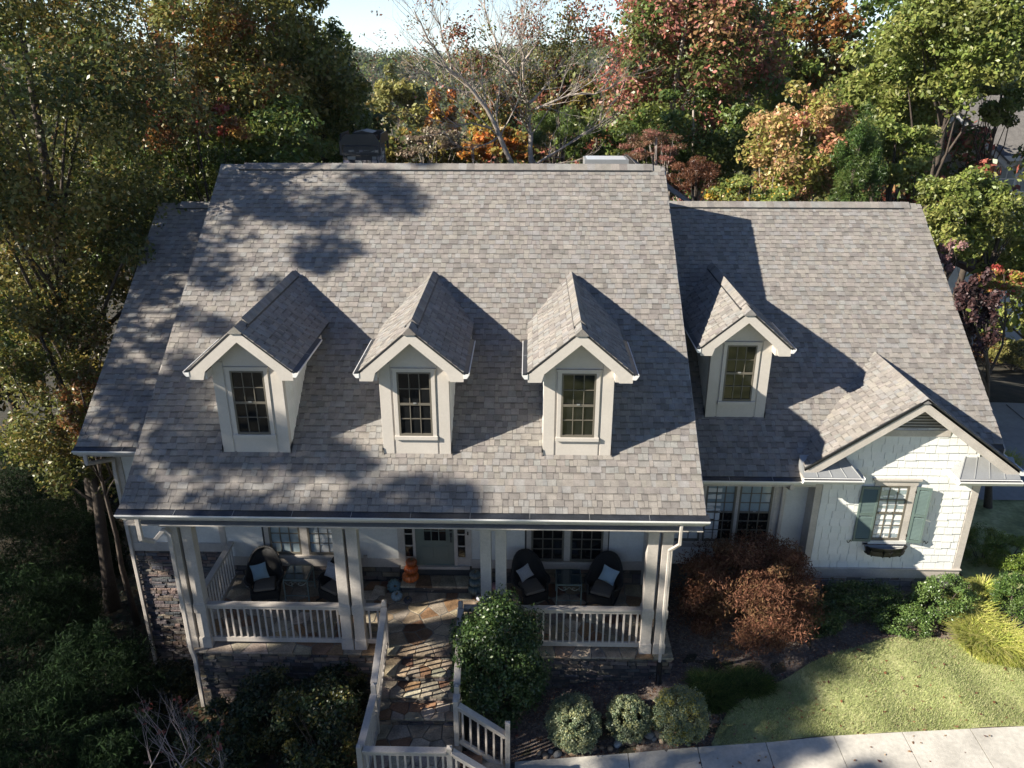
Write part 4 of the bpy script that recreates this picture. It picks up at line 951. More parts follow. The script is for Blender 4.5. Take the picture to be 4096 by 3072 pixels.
tree('dark green tree crowding the upper corner of the main roof',520,340,190,130,14,G1+OLIVE[:1],.2,90,200,seed=6,shell=.35,low=-1)
tree('tree with a spray of orange and red leaves above the side wing ridge',420,270,100,80,11.5,RUST+[(.3,.06,.05),(.32,.2,.05)],.16,26,120,seed=7,r0=.12)
tree('green tree with a forked trunk just left of the side wing ridge',290,460,120,140,11,G1,.17,60,190,seed=8,shell=.35,r0=.2,low=-1)
tree('low rust leaved maple beside the side wing gutter',190,900,70,120,4.5,RUST+OLIVE[:2],.12,26,130,seed=9,r0=.09)
tree('dark undergrowth tree under the leaning oak',60,700,170,160,11,G1,.2,60,190,seed=10,low=-1,shell=.3)
tree('yellow green poplar in the middle distance beyond the chimney',862,235,62,78,48,YGRN,.42,40,120,seed=11,shell=.4,bark=BARKP)
tree('orange tree beside the yellow green poplar',948,250,48,58,55,ORNG+GOLD[:1],.45,26,110,seed=12)
tree('bright yellow sapling just right of the chimney',848,318,48,42,33,GOLD,.3,24,120,seed=13,bark=BARKP)
tree('thin greyish leafless looking tree right of the yellow sapling',930,318,72,38,30,GREYT,.22,30,90,seed=14,bark=BARKP,nl=20)
tree('golden orange tree low behind the bare tree',1070,318,72,42,26,GOLD+ORNG,.26,30,120,seed=15)
tree('olive oak behind the bare tree trunks',1070,255,60,60,34,OLIVE+RUST[:1],.34,60,140,seed=16,shell=.3)
tree('mixed green and rust tree behind the right limbs of the bare tree',1225,225,75,80,30,OLIVE+[(.22,.08,.05)],.32,60,130,seed=17,shell=.3)
tree('dark shrubby tree above the roof hatch',1290,300,95,55,24,G1,.25,40,140,seed=18,low=-1)
tree('bright green pine behind the lowest limb of the bare tree',1205,285,60,50,22,[(.10,.15,.03),(.13,.18,.04)],.3,26,160,name='pine_tree',seed=19,asp=.12)
tree('big green maple with red tips right of the bare tree',1480,130,185,185,24,REDG+PINK[:1],.27,150,190,seed=20,shell=.5,r0=.32,low=-1,bark=BARKP)
tree('green lower boughs under the big red tipped maple',1490,300,150,95,21,G1+REDG[:2],.24,70,170,seed=21,shell=.4,low=-1,bark=BARKP)
tree('brownish bronze oak against the sky behind the red tipped maple',1735,110,98,110,32,RUST+OLIVE[:2],.34,70,150,seed=22,low=-1)
tree('peach and yellow maple above the garage wing ridge',1730,320,115,120,15.5,PEACH,.2,80,150,seed=23,r0=.14,bark=BARKP,low=-1)
tree('bright green narrow conifer above the garage wing ridge',1850,360,55,120,14,[(.07,.13,.03),(.09,.15,.035),(.12,.16,.04)],.2,60,220,name='conifer',seed=24,asp=.14,low=-1,shell=.2)
tree('lime green oak between the bronze oak and the neighbouring house',1930,200,115,125,22,LIME,.27,90,170,seed=25,shell=.4,low=-1)
tree('tall lime green oak at the far corner against the sky',2100,60,150,140,19,LIME+OLIVE[:1],.25,110,180,seed=26,shell=.4,low=-1,r0=.28)
tree('lime oak boughs hanging before the neighbouring house',1930,330,80,70,16,LIME,.22,50,170,seed=27,low=-1)
tree('lime oak boughs beside the upper garage roof corner',2080,470,105,95,12.5,LIME+OLIVE[:1],.18,60,180,seed=28,low=-1,shell=.35)
tree('small lime tree close under the neighbouring windows',2180,470,55,42,13,LIME,.18,24,150,seed=29,low=-1)
tree('feathery pinkish dry tree right of the roof hatch',1412,320,62,36,17,DRY+PINK[:1],.14,30,130,seed=30,asp=.2,bark=BARKP,nl=14)
tree('reddish brown feathery tree at the end of the main ridge',1500,385,60,42,15,[(.14,.06,.03),(.11,.045,.025),(.18,.08,.04)],.14,34,150,seed=31,asp=.2)
tree('low yellow green bush tree along the garage wing ridge',1620,420,90,40,14,LIME+GOLD[:1],.16,36,150,seed=32,low=-1)
tree('dark purple leaved redbud hanging over the driveway edge',2095,700,58,120,6.3,DARKR,.13,44,80,name='redbud_tree',seed=33,asp=.8,base=(20.6,6.4),r0=.1,shell=.5,cr=.2,m_=mat('redbud_leaf',(.1,.1,.1),.5,attr=True,spec=.3))
tree('pale pink leaved redbud bough at the roof edge',2050,555,30,40,8,[(.34,.2,.18),(.25,.13,.12)],.11,14,60,seed=34,r0=.07)
tree('small dogwood turning red and yellow by the deck',2160,620,58,48,11.5,[(.42,.08,.07),(.30,.26,.05),(.20,.2,.05),(.36,.15,.08)],.14,26,110,seed=35,r0=.07)
tree('lime green oak bough in front of the neighbouring roof',2160,215,62,52,22,LIME+OLIVE[:1],.24,26,150,seed=36,low=-1)
# fill trees deeper in the woods, left and right
rr=random.Random(5)
FILL=[(u,v,y) for u,v,y in ((30,150,26),(220,330,24),(420,420,22),(620,400,24),(120,560,20),(740,340,30),(1390,330,30),(1620,240,30),(1560,60,38),(1850,330,28),(2010,380,24),(2225,190,33),(2000,60,34),(990,390,32),(1150,380,34),(1310,330,36),(-120,300,16),(-150,700,12),(2440,300,20),(2330,550,14))]
NAMES=['deep in the woods at the far upper corner','behind the oak trunk','behind the forked trunk','behind the corner of the main roof','low behind the leaning oak','between the chimney and the dark green tree','behind the roof hatch','behind the peach maple','behind the red tipped maple crown','behind the narrow conifer','between the lime oaks','behind the neighbouring house','behind the tall lime oak','beyond the golden orange tree','far beyond the bare tree','between the bare tree and the red tipped maple','outermost on the side wing side','lowest on the side wing side','outermost on the driveway side','beyond the deck']
for i,((u,v,y),nm) in enumerate(zip(FILL,NAMES)):
    tree('shaded background tree '+nm,u,v,PX(y)*3.6,PX(y)*3.4,y,[G1,OLIVE,REDG,LIME][i%4] if u>900 else [G1,OLIVE,OAKL][i%3],.4,50,85,seed=60+i,low=-1,shell=.3,group='background trees')
# ------------------------------------------------------------------ bare tree behind the roof
bt=thing('bare_tree','pale nearly leafless tree with two spreading trunks behind the main ridge','tree',(at(1150,560,17).x,17,H(9,17)),0,'trees around the house')
def branch(m,p,d,L,r,dep,rng,tips):
    pts=[p];rs=[r];n=5
    for i in range(n):
        d=(d+Vector((rng.normal(0,.10),rng.normal(0,.08),rng.normal(.04,.07)))).normalized(); p=p+d*L/n; pts.append(p); rs.append(r*(1-.55*(i+1)/n))
    m.tube(pts,rs,6 if r>.04 else 4,cap=False)
    if dep==0: tips.append(p); return
    for k in range(3 if dep>1 else 3):
        q=pts[rng.integers(2,n+1)]; side=Vector((rng.normal(0,.6),rng.normal(0,.5),rng.normal(.25,.35))); dd=(d+side*.75).normalized()
        branch(m,q,dd,L*rng.uniform(.5,.75),r*.48,dep-1,rng,tips)
rg=np.random.default_rng(3); tips=[]
LIMB=[[(1126,560),(1118,420),(1108,354),(1078,297),(1054,243),(1023,198),(975,147),(924,82),(893,20)],[(1134,560),(1146,420),(1146,354),(1144,294),(1143,239),(1134,205),(1112,164),(1081,113),(1057,58),(1044,-10)],
 [(1134,205),(1129,143),(1125,100),(1122,68),(1135,10)],[(1141,222),(1173,198),(1207,147),(1240,100)],[(1143,245),(1170,227),(1235,201),(1327,150)],[(1147,400),(1158,352),(1214,318),(1296,260),(1338,201)],[(1064,273),(1020,268),(965,275)],
 [(1023,198),(985,195),(940,180),(905,150)],[(975,147),(960,90),(945,30)],[(1129,143),(1160,90),(1175,30)],[(1078,300),(1040,310),(1005,335)],[(1235,201),(1280,205),(1320,190)],[(1112,164),(1090,140),(1050,110)]]
for i,L in enumerate(LIMB):
    m=MB(); P=[at(u,v,17+(.4 if i%2 else -.3)*j*.6) for j,(u,v) in enumerate(L)]; r=.12 if i<2 else (.065 if i in (3,4,5) else .042)
    pp=[];rs=[]
    for j in range(len(P)-1):
        for t in (0,.5): pp.append(P[j].lerp(P[j+1],t)+Vector((rg.normal(0,.04),rg.normal(0,.04),rg.normal(0,.04)))); rs.append(r*(1-.85*(j+t)/(len(P)-1)))
    pp.append(P[-1]); rs.append(r*.12); m.tube(pp,rs,7)
    for j in range(2 if i>1 else 6,len(pp)-1):
        for _ in range(3):
            d=((pp[j+1]-pp[j]).normalized()+Vector((rg.normal(0,.8),rg.normal(0,.6),rg.normal(.2,.5)))).normalized()
            branch(m,pp[j],d,rg.uniform(.8,1.6),max(.018,rs[j]*.42),2,rg,tips)
    m.build('trunk' if i<2 else 'limb',BARKP,bt,smooth=True)
tp=np.array([tuple(t) for t in tips]); rsel=tp[rg.random(len(tp))<.14]
L_=[leaf_quads(rsel,np.full((len(rsel),3),.3),10,.11,PINK+RUST[:2]+OLIVE[:1],.5,rng=rg)]
for u,v,r_,pl in ((999,79,32,PINK),(1132,51,30,PINK),(1283,20,42,PINK),(1231,45,34,PINK+OLIVE[:1]),(1050,143,46,OLIVE+RUST[:1]),(1163,164,40,OLIVE+RUST[:1]),(1249,85,36,OLIVE),(1120,190,34,OLIVE+RUST),(1015,150,28,PINK+OLIVE[:1]),(1195,110,34,OLIVE),(1090,235,36,OLIVE+RUST[:1])):
    c_=at(u,v,17.3); cc=np.array(c_)+rg.normal(size=(16,3))*r_/PX(17)*.6; L_.append(leaf_quads(cc,np.full((16,3),.38),26,.13,pl,.5,rng=rg))
V,F,Cc=merge(L_); link('leaf_sprays',npmesh('leaf_sprays',V,F,LEAF,Cc),bt)['kind']='stuff'
# ------------------------------------------------------------------ far woods and hill forest: one mass each
def forest(name,x0,x1,y0,y1,sp,hh,rad_,leaf,n,pals,seed,wts):
    rng=np.random.default_rng(seed); xs=np.arange(x0,x1,sp);ys=np.arange(y0,y1,sp); X,Y_=np.meshgrid(xs,ys); X=X.ravel()+rng.uniform(-.5,.5,X.size)*sp; Y_=Y_.ravel()+rng.uniform(-.5,.5,Y_.size)*sp
    keep=np.abs(X-7.7)<(Y_+13)*.80+6; X=X[keep];Y_=Y_[keep]; Z=hgt(X,Y_); k=len(X); S=(.75+.55*rng.random(k)); L=[]
    pick=rng.choice(len(pals),k,p=wts)
    for q in range(len(pals)):
        s=pick==q
        if not s.any(): continue
        kk=s.sum(); c=np.stack([X[s],Y_[s],Z[s]+hh*S[s]*.62],1); rr_=np.stack([rad_*S[s],rad_*S[s],hh*.42*S[s]],1)
        # sub clumps
        off=rng.normal(size=(kk,5,3)); off/=np.linalg.norm(off,axis=2)[:,:,None]; off[:,:,2]=np.abs(off[:,:,2])*.9-.15
        cc=(c[:,None,:]+off*rr_[:,None,:]*.6).reshape(-1,3); r2=np.repeat(rr_*.55,5,axis=0)
        L.append(leaf_quads(cc,r2,n//5,leaf,pals[q],.75,rng=rng,up=.7,jitc=.15,clump=.3))
    V,F,C_=merge(L); o=link(name,npmesh(name,V,F,LEAF,C_)); o['kind']='stuff'; return o
BLG=[(.085,.12,.06),(.11,.14,.06),(.075,.10,.055)]; BRN=[(.20,.16,.09),(.16,.14,.07),(.23,.15,.09)]
forest('hill_forest',-260,330,165,440,7.6,11,4.6,1.0,85,[BLG,OLIVE,BRN,G1],4,[.42,.28,.2,.1])
forest('valley_woods',-80,110,60,162,7.5,9,3.4,.6,110,[OLIVE,G1,BRN,YGRN,ORNG],5,[.38,.27,.2,.1,.05])
# ------------------------------------------------------------------ trees outside the frame on the sunny side that dapple roof and yard
SKY_=itp([(-14,12.4),(-10,13.1),(-9.4,13.3),(-9,13.0),(-8.6,12.6),(-8.2,13.5),(-7.5,12.9),(-6.9,13.2),(-6.3,14.1),(-5.8,13.5),(-5.2,12.9),(-4.6,12.2),(-3,12.3),(-2,11.6),(-1,11.3),(-.3,11.9),(.1,13.2),(.5,14.8),(1.0,15.7),(1.7,16.8),(2.5,17.6),(6,19)])
GAPS=[(-3.8,8.3,.85),(-5.4,8.3,.75),(-6.5,11.1,.75),(-7.9,10.5,.8),(-6.7,9.7,.5),(-3.4,7.4,.45),(-4.6,9.6,.5)]
def dappler(label,y0,y1,x0,seed,n=60,low=5.5):
    rng=np.random.default_rng(seed); C=[];R_=[]
    while len(C)<n:
        y=rng.uniform(y0,y1); top=SKY_(y); z=rng.uniform(low,top); e=top-z
        if any((y-a)**2+(z-b)**2<r_*r_ for a,b,r_ in GAPS) and rng.random()<.9: continue
        if e<1.2 and rng.random()<.35: continue
        if 2.4<e<3.2 and z>8.5 and rng.random()<.4: continue
        s=x0+rng.uniform(0,4.); rr_=rng.uniform(.35,.75)*(1 if e>1 else .8)
        if e<rr_*.5: z-=rr_*.4
        C.append((-9-s,y-.374*s,z+.586*s)); R_.append((rr_,rr_,rr_*.6))
    C=np.array(C); bx,by=C[:,0].mean(),C[:,1].mean(); bz=H(bx,by)-.1
    t=thing('broadleaf_tree',label,'tree',(bx,by,bz),0,'trees on the sunny side of the house')
    V,F,Cc=leaf_quads(C,R_,150,.2,OAKL+OLIVE[:2],.5,rng=rng,up=.2,outw=.3); link('crown',npmesh('crown',V,F,LEAF,Cc),t)
    m=MB(); limbs(m,(bx,by,bz),(bx,by,C[:,2].max()-.8),C,.24,rng,22); m.build('trunk',BARK,t,smooth=True)
dappler('tall oak on the sunny side, level with the upper part of the main roof',.4,6,2,101,130,7)
dappler('oak on the sunny side, level with the side wing',-2.6,.4,3,102,75,5)
dappler('oak on the sunny side, level with the porch',-5.6,-2.4,4,103,100,5)
dappler('oak on the sunny side, level with the entry stair',-8.3,-5.4,5,104,95,5)
dappler('oak on the sunny side, level with the front walk',-14,-8.0,5,105,140,5)
# ------------------------------------------------------------------ shrubs
def shrub(label,u,v,ru,rv,y,pal,leaf,k,n,name='shrub',m_=LEAF,asp=.5,group='foundation shrubs',seed=0,cat='shrub',shell=.75,cr=.3,up=.5,drop=0,dep=.9,zoff=0,clump=.12):
    rng=np.random.default_rng(seed+300)
    for _ in range(8):
        c=at(u,v,y); k_=rv/(1729.8/((c-CAMP).dot(Fv))); y+= (H(c.x,c.y)+k_*.92-c.z)*.9/ (c.z-CAMP.z)*-(CAMP.y-c.y)
    c=at(u,v,y); s=1/(1729.8/((c-CAMP).dot(Fv))); r=(ru*s,ru*s*dep,rv*s)
    bz=H(c.x,c.y); t=thing(name,label,cat,(c.x,c.y,bz-.02),0,group)
    if c.z-r[2]>bz-.0: r=(r[0],r[1],(c.z+r[2]-bz)/2); c.z=bz+r[2]
    C,R_=crown_clumps(c,r,k,rng,cr,shell,-.75); V,F,Cc=leaf_quads(C,R_,n,leaf,pal,asp,rng=rng,up=up,drop=drop,clump=clump); 
    ok=np.repeat(V.reshape(-1,4,3)[:,:,2].min(1)>bz,4); Fk=F[ok.reshape(-1,4)[:,0]]
    link('foliage',npmesh('foliage',V,Fk,m_,Cc),t)
    m=MB()
    for q in range(min(7,len(C))): p=Vector(C[q*3%len(C)]); b=Vector((c.x+rng.normal(0,.05),c.y+rng.normal(0,.05),bz-.05)); m.tube([b,b.lerp(p,.5)+Vector((0,0,.05)),p],[.02,.013,.006],4)
    m.build('stem',BARK,t); return t
HOL=[(.032,.062,.016),(.045,.082,.022),(.025,.05,.014),(.09,.13,.035)]
BOXV=[(.20,.25,.15),(.30,.33,.20),(.14,.19,.11),(.38,.38,.18)]
MAPL=[(.15,.065,.04),(.11,.05,.03),(.21,.10,.06),(.08,.038,.024),(.17,.10,.05)]
shrub('tall glossy holly bush beside the entry stair, hiding the porch railing',1078,1430,94,152,-.55,HOL,.062,130,260,'holly_bush',LEAFG,.55,seed=1,cr=.28)
for i,(u,v,r_,y,l) in enumerate(((1240,1562,56,-.75,'grey green variegated boxwood ball nearest the stair'),(1357,1552,45,-.62,'smallest variegated boxwood ball, in the middle of the three'),(1470,1545,57,-.55,'brightest yellow edged boxwood ball, next to the lawn'))):
    shrub(l,u,v,r_,r_*1.02,y,BOXV if i<2 else BOXV+[(.36,.33,.08)],.038,220,105,'boxwood_ball',seed=10+i,asp=.6,shell=.84,cr=.19,group='variegated boxwood balls along the walk',dep=1)
shrub('wide lace leaf Japanese maple with red brown leaves by the garage wing',1618,1280,148,130,1.15,MAPL,.08,220,300,'japanese_maple',LEAFM,.22,seed=20,cr=.24,shell=.45,up=.3,drop=1.2,cat='maple',dep=.8,clump=.2)
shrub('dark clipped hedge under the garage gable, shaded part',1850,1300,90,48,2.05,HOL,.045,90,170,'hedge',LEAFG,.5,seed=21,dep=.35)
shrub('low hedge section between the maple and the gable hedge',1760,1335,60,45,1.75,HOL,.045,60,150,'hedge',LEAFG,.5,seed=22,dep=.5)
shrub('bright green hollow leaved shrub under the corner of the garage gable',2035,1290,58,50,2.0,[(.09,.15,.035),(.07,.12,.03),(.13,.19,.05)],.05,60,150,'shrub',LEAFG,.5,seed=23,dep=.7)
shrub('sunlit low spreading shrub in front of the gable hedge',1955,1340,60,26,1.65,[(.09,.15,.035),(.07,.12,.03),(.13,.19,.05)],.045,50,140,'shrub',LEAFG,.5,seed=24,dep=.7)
shrub('dark round boxwood in the shade behind the garage corner',2125,1180,42,48,3.6,G1,.04,60,150,'shrub',LEAF,.5,seed=25)
CYP=[(.17,.23,.04),(.12,.19,.03),(.22,.28,.05)]
shrub('chartreuse false cypress at the frame edge, uppermost',2185,1195,50,34,2.6,CYP,.05,70,140,'false_cypress',LEAF,.4,seed=26)
shrub('green false cypress below the chartreuse one',2190,1290,42,55,1.9,[(.10,.17,.04),(.07,.13,.03),(.14,.21,.05)],.05,70,150,'false_cypress',LEAF,.4,seed=27)
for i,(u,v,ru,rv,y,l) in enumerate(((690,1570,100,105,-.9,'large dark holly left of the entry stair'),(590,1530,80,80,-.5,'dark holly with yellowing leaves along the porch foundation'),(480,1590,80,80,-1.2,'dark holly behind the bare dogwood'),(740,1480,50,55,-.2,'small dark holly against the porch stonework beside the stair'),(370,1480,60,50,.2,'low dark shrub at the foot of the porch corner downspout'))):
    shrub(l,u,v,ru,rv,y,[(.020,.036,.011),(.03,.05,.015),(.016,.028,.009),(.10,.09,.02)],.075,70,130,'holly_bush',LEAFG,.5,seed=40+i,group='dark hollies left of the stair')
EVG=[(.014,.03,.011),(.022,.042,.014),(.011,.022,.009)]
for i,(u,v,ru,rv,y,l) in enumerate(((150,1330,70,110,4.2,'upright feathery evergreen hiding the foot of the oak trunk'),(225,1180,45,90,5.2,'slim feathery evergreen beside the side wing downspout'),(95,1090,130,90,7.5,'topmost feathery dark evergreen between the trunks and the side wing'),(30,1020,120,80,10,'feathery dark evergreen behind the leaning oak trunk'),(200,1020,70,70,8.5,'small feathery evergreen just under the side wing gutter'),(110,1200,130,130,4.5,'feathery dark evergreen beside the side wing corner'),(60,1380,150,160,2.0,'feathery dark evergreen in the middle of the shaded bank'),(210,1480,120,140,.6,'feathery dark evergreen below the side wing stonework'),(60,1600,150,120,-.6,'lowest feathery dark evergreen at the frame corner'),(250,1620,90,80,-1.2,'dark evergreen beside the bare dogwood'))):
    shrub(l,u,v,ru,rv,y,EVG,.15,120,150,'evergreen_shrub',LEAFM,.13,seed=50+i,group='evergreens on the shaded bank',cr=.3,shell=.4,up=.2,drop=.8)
# grasses
def grass_tuft(label,u,v,rx_,ry_,y,pal,L,n,name,seed,grp='grasses in the bed',wd=.012,z=None):
    rng=np.random.default_rng(seed+900); c=at(u,v,y); bz=H(c.x,c.y); t=thing(name,label,'ornamental grass',(c.x,c.y,bz),0,grp)
    a=rng.random(n)*2*PI; q=np.sqrt(rng.random(n)); bx=c.x+np.cos(a)*q*rx_; by=c.y+np.sin(a)*q*ry_; b0=np.stack([bx,by,hgt(bx,by)],1)
    d=rng.normal(size=(n,2))*.5+np.stack([np.cos(a)*q,np.sin(a)*q],1); d/=np.linalg.norm(d,axis=1)[:,None]+1e-6; l=L*(.6+.7*rng.random(n)); sp=(.5+.5*rng.random(n))
    V=np.zeros((n,8,3)); perp=np.stack([-d[:,1],d[:,0]],1)
    for j in range(4):
        s=j/3; h=l*(1.15*s-.62*s*s); o=l*sp*s*s*.8; w_=wd*(1-.8*s)
        for k_,sg in ((0,-1),(1,1)):
            V[:,j*2+k_,0]=b0[:,0]+d[:,0]*o+perp[:,0]*w_*sg; V[:,j*2+k_,1]=b0[:,1]+d[:,1]*o+perp[:,1]*w_*sg; V[:,j*2+k_,2]=b0[:,2]+h
    i=np.arange(n)[:,None]*8; F=np.concatenate([i+np.array([0,1,3,2]),i+np.array([2,3,5,4]),i+np.array([4,5,7,6])])
    col=np.array(pal)[rng.integers(0,len(pal),n)]*(1+rng.uniform(-.2,.2,(n,1))); link('blades',npmesh('blades',V.reshape(-1,3),F,GRASSM,np.repeat(col,8,axis=0)),t)['kind']='stuff'
YG=[(.52,.50,.13),(.44,.46,.10),(.60,.55,.20),(.34,.40,.08)]
grass_tuft('yellow forest grass mound nearest the lawn at the frame edge',2150,1350,.62,.5,1.15,YG,.6,2600,'forest_grass',1)
grass_tuft('yellow forest grass mound above the larger one',2110,1300,.35,.3,1.75,YG,.5,800,'forest_grass',2)
grass_tuft('yellow forest grass drooping low to the lawn corner',2190,1390,.5,.35,.9,YG,.55,1500,'forest_grass',3)
grass_tuft('small yellow grass tuft by the garage corner',2135,1240,.22,.2,2.5,YG,.42,500,'forest_grass',4)
LIR=[(.06,.10,.02),(.09,.14,.03),(.05,.08,.02),(.13,.16,.04)]
grass_tuft('dark green lilyturf patch below the maple, nearest the porch',1545,1445,.45,.35,-.05,LIR,.34,1400,'lilyturf',5)
grass_tuft('dark green lilyturf patch below the maple, toward the lawn',1620,1425,.5,.3,.2,LIR,.34,1300,'lilyturf',6)
grass_tuft('yellow tinged grass clump by the driveway',2200,830,.6,.5,9.0,YG,.5,500,'forest_grass',7)
# lawn blades
def blades(name,x0,x1,yb,yt,dens,h,pal,seed,m_=GRASSM):
    rng=np.random.default_rng(seed); n0=int((x1-x0)*3.0*dens); x=rng.uniform(x0,x1,n0); lo=np.array([yb(v) for v in x]);hi=np.array([yt(v) for v in x]); y=rng.uniform(lo.min(),hi.max(),n0); k=(y>lo)&(y<hi-.0); x=x[k];y=y[k];n=len(x); z=hgt(x,y)+.03
    a=rng.random(n)*PI; w_=.006; hh=h*(.5+rng.random(n)); l=rng.normal(0,.4,(n,2))*hh[:,None]
    V=np.zeros((n,3,3)); V[:,0]=np.stack([x-np.cos(a)*w_,y-np.sin(a)*w_,z],1); V[:,1]=np.stack([x+np.cos(a)*w_,y+np.sin(a)*w_,z],1); V[:,2]=np.stack([x+l[:,0],y+l[:,1],z+hh],1)
    pt=np.sin(x*1.7+y*2.3)*.5+np.sin(x*.9-y*3.1)*.5; col=np.array(pal)[rng.integers(0,len(pal),n)]*(1+.15*pt[:,None])*(1+rng.uniform(-.2,.2,(n,1)))
    o=link(name,npmesh(name,V.reshape(-1,3),np.arange(n*3).reshape(-1,3),m_,np.repeat(col,3,axis=0))); o['kind']='stuff'; return o
blades('grass',11.42,19.5,lambda x:walk(x)+.01,ltop,3400,.05,[(.36,.40,.16),(.42,.44,.20),(.50,.47,.26),(.28,.33,.12)],1)
# river stones along the walk, fallen leaves
rr=random.Random(9)
SC=[(.26,.17,.10),(.20,.15,.11),(.33,.24,.16),(.17,.17,.17),(.24,.13,.07)]
POS=[(1165,1622),(1178,1632),(1190,1620),(1205,1628),(1222,1618),(1238,1627),(1262,1618),(1283,1615),(1300,1612),(1318,1616),(1335,1606),(1352,1600),(1362,1606),(1376,1598),(1388,1606),(1402,1597),(1412,1604),(1424,1598),(1438,1592),(1392,1588),(1417,1583),(1447,1606),(1464,1604),(1482,1600),(1497,1606),(1508,1598),(1428,1610)]
for i,(u,v) in enumerate(POS):
    d=Fv+R2*((u-1106)/1729.8)-U2*((v-829.5)/1729.8); t=(-1.0-CAMP.z)/d.z; P=CAMP+d*t; x=P.x; y=max(P.y,walk(x)+.07); s=rr.uniform(.055,.10) if i not in (15,17,19,22) else rr.uniform(.11,.14)
    c=rr.choice(SC) if i!=10 else (.30,.31,.31); V=[];F=[];n=9;R=5; sx,sy,sz=s*rr.uniform(.8,1.25),s*rr.uniform(.7,1),s*rr.uniform(.55,.8); ph=rr.uniform(0,6)
    for j in range(R+1):
        for k in range(n):
            a=2*PI*k/n;p=PI*j/R; q=1+.10*math.sin(2*a+ph)+.06*math.sin(3*a+ph*2+j); V.append((sx*q*math.sin(p)**.8*math.cos(a),sy*q*math.sin(p)**.8*math.sin(a),-sz*math.cos(p)))
    for j in range(R):
        for k in range(n): F.append((j*n+k,j*n+(k+1)%n,(j+1)*n+(k+1)%n,(j+1)*n+k))
    o=link('river_stone',npmesh('river_stone',V,F,PEBBLE,[c]*len(V),True),None,(x,y,H(x,y)+sz*.55)); o.rotation_euler=(0,0,rr.uniform(0,3)); tag(o,{10:'bluish grey river stone among the tan ones edging the walk',15:'largest tan river stone, between the two boxwood balls nearest the lawn'}.get(i,'small rounded river stone edging the mulch bed along the front walk'),'stone','river stones edging the walk')
rng=np.random.default_rng(77)
def litter(name,n,x0,x1,ylo,yhi,dz,seed,size=.075,pal=[(.30,.17,.09),(.24,.10,.05),(.38,.27,.17),(.14,.05,.04)]):
    rng=np.random.default_rng(seed); x=rng.uniform(x0,x1,n); y=np.array([rng.uniform(ylo(v),yhi(v)) for v in x]); P=np.stack([x,y,hgt(x,y)+dz],1)
    V,F,C_=leaf_quads(P,np.full((n,3),.01),1,size,pal,.6,up=3.5,outw=0,rng=rng); o=link(name,npmesh(name,V,F,LEAF,C_)); o['kind']='stuff'
litter('fallen_leaves',170,11,22,lambda x:walk(x)-1.2,lambda x:ltop(max(11.5,x)),.085,1)
litter('fallen_leaves',700,6.8,20,lambda x:walk(x)+.02,lambda x:3.2,.05,2,.07)
litter('bark_chips',26000,6.8,22,lambda x:walk(x),lambda x:3.3,.022,3,.035)
# bare dogwood
dg=thing('dogwood',"leafless young dogwood with a few red leaves in front of the dark hollies",'tree',(at(420,1640,-2.1).x,-2.1,H(1,-2.1)),0,'trees around the house')
m=MB(); tips=[]; rg=np.random.default_rng(21)
for a in range(7):
    u0=(300+rg.uniform(0,230)); v0=1700; p=at(u0,v0,-2.1+rg.uniform(-.4,.4)); p.z=max(p.z,H(p.x,p.y)); branch(m,p,Vector((rg.normal(0,.5),rg.normal(0,.3),1)).normalized(),rg.uniform(.8,1.3),.016,3,rg,tips)
m.build('branches',mat('pale_twig_bark',(.30,.25,.24),.8,.2,10),dg)
tp=np.array([tuple(t) for t in tips]); sel=tp[rg.random(len(tp))<.22]; V,F,Cc=leaf_quads(sel,np.full((len(sel),3),.06),2,.085,[(.20,.045,.04),(.25,.09,.07),(.14,.03,.03)],.6,rng=rg); link('leaf_sprays',npmesh('leaf_sprays',V,F,LEAF,Cc),dg)['kind']='stuff'
litter('ground_ivy',16000,-9,4.8,lambda x:-5,lambda x:(16 if x<-1.6 else .2),.06,4,.11,[(.02,.035,.012),(.03,.045,.015),(.09,.05,.025)])
# ------------------------------------------------------------------ neighbouring house
NY=27.0; a=at(2115,335,NY); zg=H(a.x+3,NY)
nb=thing('neighbouring_house','pale neighbouring house with white gable trim half hidden by the lime oaks','house',(a.x+4,NY,zg),0)
BX('wall',PALE,nb,a.x,a.x+12,NY,NY+9,zg,a.z)
m=MB(); m.prism([(a.x-.5,NY-.5,a.z+.02),(a.x-.5,NY+4.5,a.z+3.2),(a.x-.5,NY+9.5,a.z+.02),(a.x-.5,NY+9.5,a.z-.15),(a.x-.5,NY-.5,a.z-.15)],(1,0,0),13); m.c=[(.15,.14,.13)]*len(m.v); m.build('roof',SHINGLE,nb); 
b_=at(2065,240,NY-1.5)
m=MB(); zt=b_.z; 
MB().prism([(b_.x-2.2,NY-1.2,zg),(b_.x+2.2,NY-1.2,zg),(b_.x+2.2,NY-1.2,zt-1.9),(b_.x,NY-1.2,zt-.2),(b_.x-2.2,NY-1.2,zt-1.9)],(0,1,0),3).build('gable_wall',PALE,nb)
for s in (-1,1):
    MB().prism([(b_.x,NY-1.7,zt),(b_.x+s*2.7,NY-1.7,zt-2.2),(b_.x+s*2.7,NY-1.7,zt-2.5),(b_.x,NY-1.7,zt-.3)],(0,1,0),.12).build('rake_board',WHITE,nb)
    MB().prism([(b_.x,NY-1.75,zt+.08),(b_.x+s*2.8,NY-1.75,zt-2.2),(b_.x+s*2.8,NY-1.75,zt-2.28),(b_.x,NY-1.75,zt)],(0,1,0),6).build('gable_roof',mat('neighbour_roof',(.15,.14,.13),.95,.2,6,.5,30),nb)
BX('eave_board',WHITE,nb,a.x-.5,a.x+12,NY-.56,NY-.5,a.z-.2,a.z+.03)
